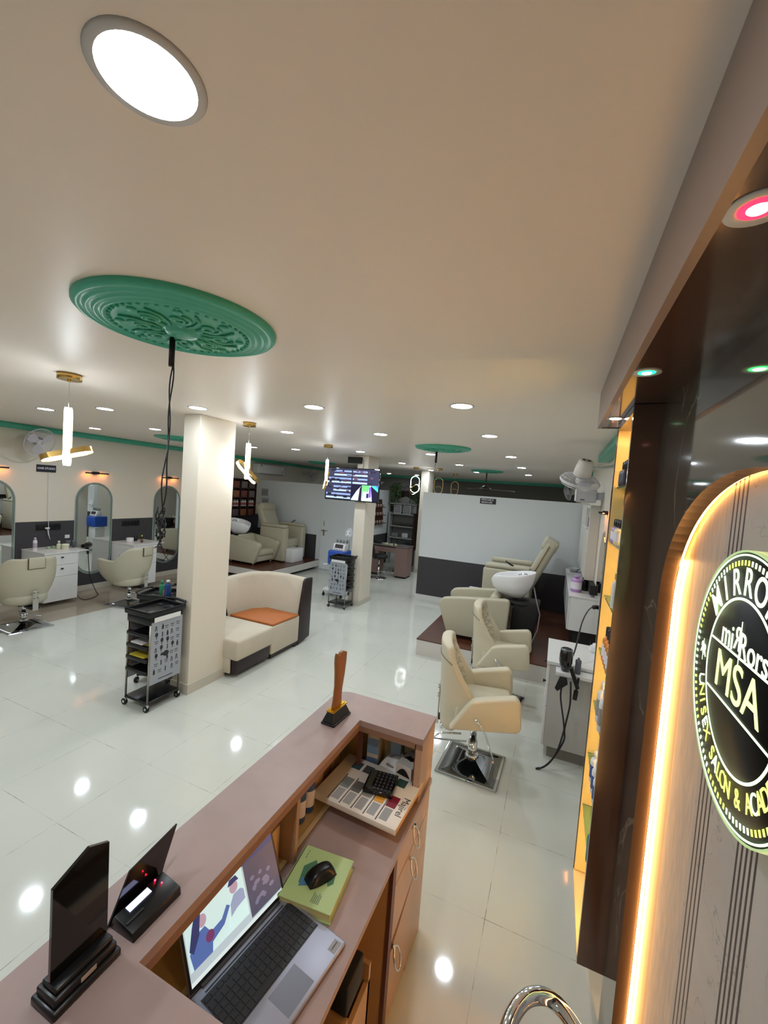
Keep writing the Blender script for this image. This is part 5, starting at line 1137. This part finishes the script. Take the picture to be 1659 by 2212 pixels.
MB(BLK).box(-.015, .015, -.015, .015, -.17, 0, BLK, r=.010, T=TR((.20, 3.485, .84), ry=math.radians(-22))).build('grip', o)
MB(BLKM).prism([(-.02, .03), (.03, .03), (.04, -.02), (-.03, -.09), (-.05, -.07)], .012, BLKM, r=.003, T=TR((.15, 3.47, .73), rx=PI / 2)).build('nozzle', label='black concentrator nozzle dangling under the right station ledge', cat='nozzle')
for pts, l in (([(.21, 3.48, .73), (.22, 3.48, .55), (.20, 3.48, .36), (.20, 3.48, .25), (.12, 3.46, .07), (.05, 3.43, .012), (.02, 3.42, .008)], 'straighter black cord hanging from the right station to the floor'), ([(.15, 3.47, .70), (.15, 3.47, .59), (.19, 3.47, .39), (.19, 3.465, .31), (.15, 3.45, .14), (.08, 3.44, .03), (.03, 3.43, .008)], 'curvier black cord hanging from the right station to the floor')):
    MB(CAB).tube(spl(pts), .0065, CAB, n=6).build('cable', label=l, cat='cord', group='black cords at the right station')
MB(CAB).tube(spl([(.19, 3.56, .92), (.20, 3.60, .85), (.235, 3.72, .92), (.28, 3.95, 1.08), (.36, 4.4, 1.10), (.47, 5.0, 1.02)]), .006, CAB, n=6).cyl((.45, 4.95, 1.01), (.495, 5.05, 1.0), .022, M=BLK).build('cable', label='black cord rising from the hair dryer to the wall socket', cat='cord')
MB(mat('clipper_grey', (92, 94, 100), .4)).lathe([(0, 0), (.022, 0), (.022, .03), (.019, .035), (.022, .04), (.022, .07), (.019, .075), (.022, .08), (.022, .105), (.008, .115), (.008, .125), (0, .125)], None, 18).build('ribbed_bottle', origin=(0, 0, 0), label='dark grey ribbed bottle on the right station ledge', cat='bottle').location = (.255, 3.55, .7785)
MB(BLK).box(-.008, .008, -.004, .004, -.16, 0, BLK, r=.003, T=TR((.262, 3.478, .775), ry=.08)).box(-.016, .016, -.006, .006, -.18, -.10, BLK, r=.004, T=TR((.262, 3.478, .775), ry=.08)).build('hair_brush', label='black brush hanging below the right station ledge', cat='brush')
MB(WPL).lathe([(0, 0), (.05, 0), (.055, .006), (.055, .03), (.05, .04), (.052, .045), (.03, .06), (.03, .07), (0, .07)], WPL, 24).build('wax_tub', origin=(0, 0, 0), label='white round tub on the right station worktop', cat='tub').location = (.42, 4.08, .8085)
wall_mirror(XR, -1, 5.05, 'pill-shaped mirror on the right wall, seen edge-on next to the display unit', zc=1.08, w=.62, h=1.5)
picture_light(XR, -1, 5.05, 2.03, 'black bar light on the right wall above the edge-on mirror')
def hung_cabinet():
    o = T('hung_cabinet', 'white hung cabinet on the right wall over the raised platform', 'cabinet', (.35, 6.5, .58))
    box('body', .235, XR - .003, 5.45, 7.7, .58, .985, WLAM, o); 
    for k in range(3): box('door', .218, .233, 5.455 + k * .748, 6.195 + k * .748, .585, .96, WLAM, o)
    box('top_board', .213, XR - .003, 5.44, 7.72, .985, 1.0, WLAM, o)
hung_cabinet()
def tall_cabinet():
    o = T('wall_cabinet', 'tall shallow white wall cabinet with a side slot above the hung cabinet', 'cabinet', (.44, 6.7, 1.12)); C_ = mat('cabinet_cream', (208, 204, 194), .4)
    m = MB(C_); x0, x1 = .385, XR - .003
    m.box(x0, x1, 5.82, 7.7, 1.15, 1.80, C_).box(x0, x1, 5.82, 7.7, 2.06, 2.10, C_).box(x0, x1, 5.82, 5.95, 1.8, 2.06, C_).box(x0, x1, 6.6, 7.7, 1.8, 2.06, C_).box(x1 - .01, x1, 5.95, 6.6, 1.8, 2.06, C_); m.build('body', o)
    MB(WPL).box(x0 - .03, x0 + .02, 5.96, 6.58, 1.80, 1.812, WPL).box(x0 - .012, x0 + .01, 5.96, 6.10, 2.05, 2.068, WPL).build('ledge', o)
tall_cabinet()
bottle('lilac_bottle', 'slim purple bottle in the slot of the tall white wall cabinet', mat('deep_purple', (92, 62, 120), .3), BLK, (.405, 6.15, 1.813), h=.16, r=.018, cap=.02)
def jug(x, y, l):
    return bottle('shampoo_jug', l, PUR, PUR, (x, y, 1.0005), 'large lilac shampoo bottles', h=.20, r=.065, cap=.02, label=LBW, neck=.25)
jug(.30, 5.75, 'large lilac shampoo bottle on the white hung cabinet')
bottle('spray_flask', 'black bottle leaning next to the large lilac shampoo bottle', BLK, BLK, (.40, 5.90, 1.0005), h=.16, r=.05, cap=.02)
MB(mat('turquoise_pack', (96, 170, 176), .4)).box(.25, .30, 5.86, 5.98, 1.0005, 1.07, r=.01).build('towel_pack', label='turquoise pack lying beside the large lilac shampoo bottle', cat='packet')
MB(mat('bowl_clear', (190, 194, 190), .2)).lathe([(0, 0), (.05, 0), (.09, .06), (.085, .06), (.046, .006), (0, .006)], None, 24).build('bowl', origin=(0, 0, 0), label='small clear bowl at the far end of the white hung cabinet', cat='bowl').location = (.33, 7.4, 1.0005)
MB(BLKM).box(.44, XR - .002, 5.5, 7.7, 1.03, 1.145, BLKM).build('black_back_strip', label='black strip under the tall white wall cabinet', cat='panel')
MB(BLKM).box(.30, XR - .002, 5.5, 7.7, .2105, .575, BLKM).build('shade_block', label='black block standing in for the shade under the white hung cabinet', cat='box')  # solid black block put in as the shade below the hung cabinet
# grey-white wall unit under the fan
o = T('wall_heater', 'white wall-mounted water heater box below the tipped wall fan', 'water heater', (.36, 5.7, 2.12)); MB(mat('heater_body', (186, 188, 196), .4)).box(.42, XR - .002, 5.65, 5.9, 2.17, 2.26, mat('heater_body')).box(.20, .42, 5.6, 5.95, 2.13, 2.30, mat('heater_body'), r=.015).build('body', o); MB(BLK).box(.30, .40, 5.597, 5.60, 2.275, 2.29).box(.24, .29, 5.597, 5.60, 2.155, 2.165).build('vent_slot', o); MB(WPL).box(.188, .202, 5.6, 5.95, 2.14, 2.295, WPL, r=.006).build('front_cover', o)
# sign on the white partition
o = T('name_sign', 'small dark plaque reading PEDICURE & MANICURE on the white partition', 'sign', (-1.19, 7.76, 1.985))
MB(mat('plaque_navy', (30, 26, 40), .4)).box(-1.335, -1.05, 7.760, 7.770, 1.985, 2.085).build('board', o)
MB(WPL).text('PEDICURE &', .040, TR((-1.31, 7.7595, 2.058), rx=PI / 2), WPL, align='LEFT', bold=.02).text('MANICURE', .040, TR((-1.31, 7.7595, 2.013), rx=PI / 2), WPL, align='LEFT', bold=.02).build('lettering', o)

# ================================================================ TELEVISION
def television():
    o = T('television', 'wall television showing four security camera views on the middle pillar', 'television', (-3.36, 6.5, 1.86))
    x0, x1, z0, z1, y = -3.90, -2.84, 1.865, 2.445, 6.50
    MB(BLKG).box(x0, x1, y, y + .045, z0, z1, BLKG, r=.004).build('frame', o)
    MB(BLK).box(-3.5, -3.2, y + .045, 6.60, 2.05, 2.25, BLK).build('mount', o)
    s = MB(BLK); rnd = random.Random(5)
    def E_(n, c, e=.5): return mat(n, c, .3, emit=e, ecol=c)
    def q(u0, u1, v0, v1, M, d=0): s.box(x0 + .015 + u0 * 1.03, x0 + .015 + u1 * 1.03, y - .0008 - d, y, z0 + .02 + v0 * .545, z0 + .02 + v1 * .545, M)
    base = E_('tv_navy', (44, 44, 66), .5); st = [E_('tv_strip', (150, 170, 214), .6), E_('tv_strip2', (120, 140, 190), .5)]; dk = E_('tv_dark', (28, 26, 40), .4); rd = E_('tv_plum', (96, 66, 80), .4)
    for (u0, u1, v0, v1, kind) in ((0, .497, .503, 1, 0), (.503, 1, .503, 1, 1), (0, .497, 0, .497, 2)):
        q(u0, u1, v0, v1, base)
        for k in range(4):
            va = v0 + (v1 - v0) * (.05 + .24 * k); q(u0 + .01 + (.14 if k > 1 and kind != 1 else 0), u1 - .01 - (.2 if kind == 1 else 0), va, va + (v1 - v0) * .11, st[k % 2], .0004)
        for k in range(12):
            a, b_ = u0 + rnd.random() * .42, v0 + rnd.random() * .42; q(a, min(u1, a + .03 + rnd.random() * .06), b_, min(v1, b_ + .02 + rnd.random() * .07), rd if (kind == 1 and k % 2) or k % 5 == 0 else dk, .0006 + k * .00004)
    q(.503, 1, 0, .497, E_('tv_black', (16, 14, 40), .5))
    def poly(pts, M, d):
        s.prism([(x0 + .015 + u * 1.03, z0 + .02 + v * .545) for u, v in pts], .0003, M, T=Matrix(((1, 0, 0, 0), (0, 0, -1, y - d), (0, 1, 0, 0), (0, 0, 0, 1))))
    poly([(.503, 0), (.503, .02), (.60, .30), (.66, .42), (.70, .497), (.86, .497), (.90, 0)], E_('tv_pale', (178, 190, 214), .6), .001)
    poly([(.64, .0), (.66, .40), (.70, .497), (.70, 0)], dk, .0012)
    poly([(.71, .10), (.70, .497), (.84, .497), (.80, .10)], E_('tv_green', (90, 190, 96), .6), .0014); poly([(.72, .0), (.72, .3), (.80, .3), (.86, 0)], E_('tv_mint', (170, 206, 190), .6), .0016)
    poly([(.835, .12), (.83, .45), (.87, .45), (.875, .12)], E_('tv_violet', (110, 70, 230), .7), .0018)
    poly([(.86, .497), (1, .30), (1, .497)], E_('tv_teal', (60, 180, 170), .6), .0018); poly([(.93, .497), (1, .40), (1, .497)], E_('tv_sky', (60, 120, 220), .6), .002)
    q(.79, .83, .10, .24, E_('tv_figure', (24, 24, 80), .4), .0022)
    s.build('screen', o)
    o = T('recorder_box', 'small black box with cables on the pillar above the television', 'box', (-3.33, 6.56, 2.52)); box('case', -3.50, -3.235, 6.54, 6.598, 2.535, 2.645, BLKM, o)
    MB(CAB).tube([(-3.34, 6.56, 2.535), (-3.34, 6.56, 2.44)], .004, CAB, n=6).tube([(-3.235, 6.56, 2.62), (-3.20, 6.56, 2.60), (-3.19, 6.56, 2.5), (-3.21, 6.56, 2.44)], .004, CAB, n=6).build('cable', o)
    MB(BLK).box(-2.84, -2.78, 6.50, 6.56, 2.17, 2.24, BLK, r=.006).box(-2.8, -2.78, 6.52, 6.9, 2.19, 2.2, BLK).build('camera_bracket', label='small black camera bracket sticking out right of the television', cat='bracket')
television()

# ================================================================ FACIAL MACHINE WITH MASK
def facial():
    o = T('facial_machine', 'white and blue beauty machine cart behind the far trolley', 'machine', (-3.74, 6.95, 0)); BLU = mat('cart_blue', (40, 84, 176), .35)
    MB(BLU).box(-3.96, -3.62, 6.84, 7.18, .62, .885, BLU, r=.03, seg=3).build('tray_box', o)
    MB(WPL).box(-3.92, -3.66, 6.88, 7.14, .18, .62, WPL, r=.02).build('column', o); MB(WPL).box(-4.02, -3.60, 6.82, 7.2, .08, .16, WPL, r=.03).build('base', o)
    MB(WPL).box(-4.04, -3.94, 6.83, 6.93, .60, .615, WPL, r=.004, seg=1).build('side_tray', o)
    for x in (-4.0, -3.62):
        for y in (6.85, 7.17): MB(RUB).cyl((x - .012, y, .03), (x + .012, y, .03), .03, M=RUB, n=16).box(x - .008, x + .008, y - .01, y + .01, .03, .085, BLK).build('caster', o)
    A = TR((-3.77, 6.90, .886), rx=math.radians(-20))
    MB(WPL).box(-.13, .13, 0, .12, 0, .145, WPL, r=.012, T=A).build('console', o); MB(mat('console_screen', (60, 52, 58), .2)).box(-.085, .085, -.004, 0, .05, .125, T=A).build('display', o)
    k = MB(mat('console_key', (90, 100, 120), .4))
    for i in range(4): k.box(-.09 + i * .05, -.06 + i * .05, -.003, 0, .014, .026, T=A)
    k.build('keys', o)
    c = MB(mat('clear_plastic', (150, 156, 152), .2, trans=.4)); 
    for i in range(4): c.cyl((-3.86 + i * .07, 7.02, 1.03), (-3.86 + i * .07, 7.02, 1.09), .022, M=mat('clear_plastic'), n=14)
    c.build('cup_holder', o); MB(STEEL).cyl((-3.60, 7.02, .88), (-3.60, 7.02, 1.12), .008, M=STEEL).build('stand_rod', o)
    m = T('face_mask', 'white LED face mask standing over the blue beauty machine', 'mask', (-3.60, 7.0, 1.10)); MW = mat('mask_white', (240, 243, 250), .3)
    t = bmesh.new(); nu, nv = 24, 28
    def f(i, j):
        a = (i / nu - .5) * PI * .96; v = j / nv; z = v * .235; w = .078 * (math.sin(PI * min(1, .16 + .84 * v) ** 1.1) ** .5 if v < 1 else 0) * (1 if v > .35 else .62 + .38 * (v / .35)); w = max(w, .006)
        x = w * math.sin(a); y = -.075 * math.cos(a) * (w / .078)
        nose = math.exp(-((x / .012) ** 2 + ((z - .105) / .03) ** 2)) * .022; eye = sum(math.exp(-(((x - e) / .016) ** 2 + ((z - .135) / .010) ** 2)) for e in (-.030, .030)) * .012; lip = math.exp(-((x / .022) ** 2 + ((z - .058) / .008) ** 2)) * .008
        return (-3.60 + x, 7.0 + y - nose + eye - lip, 1.10 + z)
    g = [[t.verts.new(f(i, j)) for j in range(nv + 1)] for i in range(nu + 1)]
    for i in range(nu):
        for j in range(nv): t.faces.new((g[i][j], g[i + 1][j], g[i + 1][j + 1], g[i][j + 1]))
    bmesh.ops.recalc_face_normals(t, faces=t.faces); bmesh.ops.solidify(t, geom=list(t.faces), thickness=.003)
    mb = MB(MW); mb._fin(t, MW, smooth=True); mb.build('face', m)
    e = MB(mat('mask_dark', (60, 64, 80), .4))
    for x in (-.030, .030): e.ball((-3.60 + x, 6.936, 1.235), .015, None, sy=.25, sz=.38)
    e.ball((-3.60, 6.915, 1.158), .018, None, sy=.35, sz=.16).ball((-3.606, 6.905, 1.188), .004).ball((-3.594, 6.905, 1.188), .004); e.build('openings', m)
facial()

# ================================================================ MANICURE CORNER
def manicure():
    MV = mat('mauve_laminate', (138, 112, 106), .4); o = T('manicure_desk', 'mauve manicure desk with two pedestals at the back of the room', 'desk', (-3.75, 9.5, 0))
    box('right_pedestal', -3.52, -3.22, 9.32, 9.72, .045, .745, MV, o); MB(BLKM).box(-3.50, -3.24, 9.34, 9.70, 0, .045).build('pedestal_foot', o); MB(BLKM).box(-4.28, -3.99, 9.36, 9.70, 0, .045).build('pedestal_foot', o)
    lp = box('left_pedestal', -4.30, -3.97, 9.34, 9.72, .045, .60, MV, o); MB(BLK).ball((-4.05, 9.325, .40), .02, BLK).build('knob', lp)
    box('glass_top', -4.30, -3.52, 9.32, 9.72, .60, .72, MV, o); box('top_slab', -4.32, -3.20, 9.30, 9.74, .745, .77, mat('stone_grey_top', (112, 106, 102), .15), o) 
    rnd = random.Random(2)
    for i in range(7):
        px, py = -3.88 + i * .055 + rnd.uniform(-.01, .01), 9.42 + rnd.uniform(-.04, .08)
        MB(mat('cream_item', (214, 212, 176), .4)).box(px - .018, px + .018, py - .02, py + .02, .7705, .79 + .02 * rnd.random(), r=.004).build('nail_pot', label=ORD[i] + ' small cream pot from the left in the cluster on the manicure desk', cat='pot', group='cream nail care pots on the manicure desk')
    MB(BLKM).box(-4.18, -4.0, 9.45, 9.62, .7705, .84, r=.02).build('nail_lamp', label='black nail lamp on the left end of the manicure desk', cat='lamp')
    # stools
    def stool(lab):
        s = T('round_stool', lab, 'stool', (0, 0, 0), 'black stools with chrome bases')
        MB(CHROME).lathe([(0, 0), (.20, 0), (.20, .008), (.12, .022), (.03, .045), (.025, .06), (0, .06)], CHROME, 36).build('base', s); MB(CHROME).cyl((0, 0, .05), (0, 0, .30), .024, M=CHROME).cyl((0, 0, .3), (0, 0, .48), .015, M=CHROME).build('gas_lift', s)
        MB(CHROME).tube([(.02, -.0, .15), (.15, -.06, .16), (.19, 0, .165), (.15, .06, .16), (.02, 0, .15)], .008, CHROME).build('foot_ring', s)
        MB(BLKM).lathe([(0, .47), (.16, .48), (.20, .51), (.20, .55), (.15, .575), (0, .565)], BLKM, 32).build('seat', s)
        MB(BLKM).grid(lambda u, v: (-.20 - .05 * v + .06 * (2 * u - 1) ** 2, (u - .5) * .42, .53 + .26 * v), 12, 6, BLKM, thick=.03).build('back_pad', s); MB(CHROME).tube([(-.02, 0, .48), (-.16, 0, .50), (-.225, 0, .56), (-.235, 0, .64)], .01, CHROME).build('back_bracket', s)
        return s
    s = stool('black stool with round chrome base in front of the manicure desk'); s.location = (-3.80, 9.02, 0); s.rotation_euler = (0, 0, math.radians(30))
    dup(s, (-3.68, 10.15, 0), math.radians(-90), 'black stool behind the manicure desk, its seat back showing over the top')
    # arched display rack with plants
    o = T('display_rack', 'white arched display rack on a dark wooden backboard at the back', 'shelf', (-4.05, 11.1, 0)); RW = mat('rack_white', (176, 180, 176), .4); WD = mat('rack_wood', (58, 38, 32), .4)
    MB(WD).box(-4.52, -3.60, 11.24, 11.28, .45, 2.12, WD).build('backboard', o); MB(RW).box(-4.38, -3.70, 11.225, 11.239, .45, 1.5, mat('rack_back', (120, 120, 116), .5)).build('back_panel', o); box('leg', -4.44, -4.40, 11.0, 11.24, 0, 1.5, RW, o); box('leg', -3.70, -3.66, 11.0, 11.24, 0, 1.5, WD, o)
    MB(RW).prism([(-4.38, 1.5), (-3.70, 1.5), (-3.70, 1.76), (-3.80, 1.88), (-4.04, 1.96), (-4.28, 1.88), (-4.38, 1.76)], .02, RW, T=Matrix(((1, 0, 0, 0), (0, 0, -1, 11.24), (0, 1, 0, 0), (0, 0, 0, 1)))).build('arched_panel', o)
    for z in (1.745, 1.455, 1.105, .775, .42): box('shelf', -4.42, -3.68, 11.0, 11.22, z - .016, z + .012, RW, o)
    for x_, l in ((-4.21, 'framed chart on the top rack shelf, left one'), (-3.92, 'framed chart on the top rack shelf, right one')):
        f_ = MB(mat('frame_pale', (196, 198, 200), .4)).box(x_ - .115, x_ + .115, 11.06, 11.075, 1.4675, 1.71, r=.003).build('chart_board', label=l, cat='chart', group='framed charts on the rack'); k = MB(mat('chart_ink', (84, 88, 96), .5))
        for r_ in range(4):
            for c_ in range(3): k.box(x_ - .085 + c_ * .06, x_ - .045 + c_ * .06, 11.0585, 11.06, 1.50 + r_ * .05, 1.525 + r_ * .05)
        k.build('print', f_)
    pr = None
    for i in range(14):
        lab = ORD[i] + ' nail polish bottle from the left in the row on the second rack shelf'; loc = (-4.32 + i * .045, 11.08, 1.1175)
        if pr is None: pr = MB(mat('polish_dark', (66, 50, 54), .3)).lathe([(0, 0), (.016, 0), (.016, .05), (.008, .055), (.008, .10), (0, .10)], None, 10).build('polish_bottle', origin=(0, 0, 0), label=lab, cat='bottle', group='nail polish bottles on the second rack shelf'); pr.location = loc
        else:
            c = pr.copy(); COL.objects.link(c); c.location = loc; c['label'] = lab
    MB(mat('tray_grey', (130, 132, 136), .4)).box(-4.34, -4.14, 11.04, 11.14, .788, .90, r=.01).build('tool_box', label='grey tool box on the third rack shelf, left', cat='box'); MB(WPL).box(-4.02, -3.84, 11.03, 11.15, .788, .92, r=.02).build('uv_lamp', label='white nail lamp with dark mouth on the third rack shelf', cat='lamp')
    # trailing plants
    def plant(x_, y_, z_, spread, drop, n, lab, seed):
        rnd = random.Random(seed); o = T('trailing_plant', lab, 'plant', (x_, y_, z_), 'trailing plants over the rack'); LF = mat('leaf_green', (84, 118, 80), .5, var=.35, vscale=30); LF2 = mat('leaf_pale', (128, 146, 112), .5)
        MB(mat('vine_pot', (74, 58, 48), .6)).lathe([(0, 0), (.06, 0), (.08, .10), (.07, .10), (0, .08)], None, 16, TR((x_, y_, z_))).build('pot', o)
        lf = MB(LF)
        for v in range(n):
            a = rnd.uniform(0, 2 * PI); r = rnd.uniform(.2, 1) * spread; L_ = rnd.uniform(.4, 1) * drop; up_ = rnd.random() * .16
            for k in range(22):
                f_ = k / 21; px = x_ + r * math.cos(a) * min(1, f_ * 2.2) + rnd.uniform(-.02, .02); py = y_ - .05 + .35 * r * math.sin(a) * min(1, f_ * 2) ; pz = z_ + .1 + up_ * math.sin(f_ * PI) - L_ * max(0, f_ - .25) * 1.33
                s_ = rnd.uniform(.018, .032); Q = TR((px, py, pz), rx=rnd.uniform(-1, 1), ry=rnd.uniform(-1, 1), rz=rnd.uniform(0, 6))
                lf.prism([(-s_, 0), (-s_ * .3, s_ * .6), (s_ * .7, s_ * .5), (s_ * 1.3, 0), (s_ * .7, -s_ * .5), (-s_ * .3, -s_ * .6)], .0015, LF if rnd.random() < .7 else LF2, T=Q, smooth=False)
        lf.build('foliage', o)
    plant(-4.30, 11.10, 2.13, .20, .58, 34, 'leafy plant trailing from the left top corner of the rack', 1); plant(-3.72, 11.10, 2.13, .16, .52, 26, 'leafy plant trailing from the right top corner of the rack', 2)
    # bicycle shaped decor
    o = T('bicycle_ornament', 'small black wire bicycle ornament on top of the rack', 'ornament', (-4.02, 11.2, 2.12)); w = MB(BLKM)
    for cx, rr in ((-4.14, .05), (-4.0, .06), (-3.86, .05)): w.tube([(cx + rr * math.cos(2 * PI * k / 18), 11.2, 2.12 + rr + .004 + rr * math.sin(2 * PI * k / 18)) for k in range(18)], .005, BLKM, n=6, closed=True)
    w.tube([(-4.14, 11.2, 2.17), (-4.07, 11.2, 2.26), (-3.93, 11.2, 2.25), (-3.86, 11.2, 2.17)], .005, BLKM, n=6); w.build('frame', o)
    # brown ladder shelf on the side partition
    o = T('ladder_shelf', 'brown wall shelf widening downwards with small bottles, right of the middle pillar', 'shelf', (-4.45, 10.2, 1.17)); TRI = mat('shelf_walnut', (84, 46, 34), .4)
    F = Matrix(((0, 0, 1, -4.498), (1, 0, 0, 0), (0, 1, 0, 0), (0, 0, 0, 1)))
    MB(TRI).prism([(9.5, 1.13), (10.72, 1.17), (10.52, 1.84), (9.7, 1.84)], .02, TRI, T=F).build('backboard', o)
    for z, a, b_ in ((1.18, 9.56, 10.68), (1.40, 9.6, 10.62), (1.62, 9.65, 10.57)): box('shelf', -4.478, -4.37, a, b_, z, z + .015, TRI, o)
    n = 0
    for z in (1.195, 1.415, 1.635):
        for i in range(5):
            l = ORD[i] + ' small pot from the near end on the ' + ('lowest' if z < 1.3 else 'middle' if z < 1.5 else 'top') + ' ledge of the brown wall shelf'; loc = (-4.42, 9.8 + i * .17, z)
            if n == 0: pr2 = MB(mat('pot_beige', (170, 150, 140), .4)).lathe([(0, 0), (.03, 0), (.03, .07), (.02, .08), (0, .08)], None, 12).build('small_pot', origin=(0, 0, 0), label=l, cat='pot', group='small pots on the brown wall shelf'); pr2.location = loc
            else: c = pr2.copy(); COL.objects.link(c); c.location = loc; c['label'] = l
            n += 1
    MB(BLKM).box(-4.498, -4.47, 9.72, 9.86, .80, .95, BLKM).build('wall_socket', label='small black socket box at the dado of the side partition', cat='socket')
manicure()
for i, (x_, z_, l) in enumerate(((-7.25, 1.80, 'top faint framed poster at the left end of the rear white partition'), (-7.22, 1.55, 'middle faint framed poster at the left end of the rear white partition'), (-7.2, 1.30, 'lowest faint framed poster at the left end of the rear white partition'))):
    f_ = MB(mat('poster_paper', (168, 170, 168), .5)).box(x_ - .09, x_ + .13, 8.962, 8.968, z_ - .09, z_ + .11).build('poster', label=l, cat='poster', group='faint posters on the rear partition'); k = MB(mat('poster_ink', (130, 132, 132), .5))
    for j in range(3): k.box(x_ - .06 + j * .06, x_ - .03 + j * .06, 8.961, 8.962, z_ - .05, z_ + .06)
    k.build('print', f_)
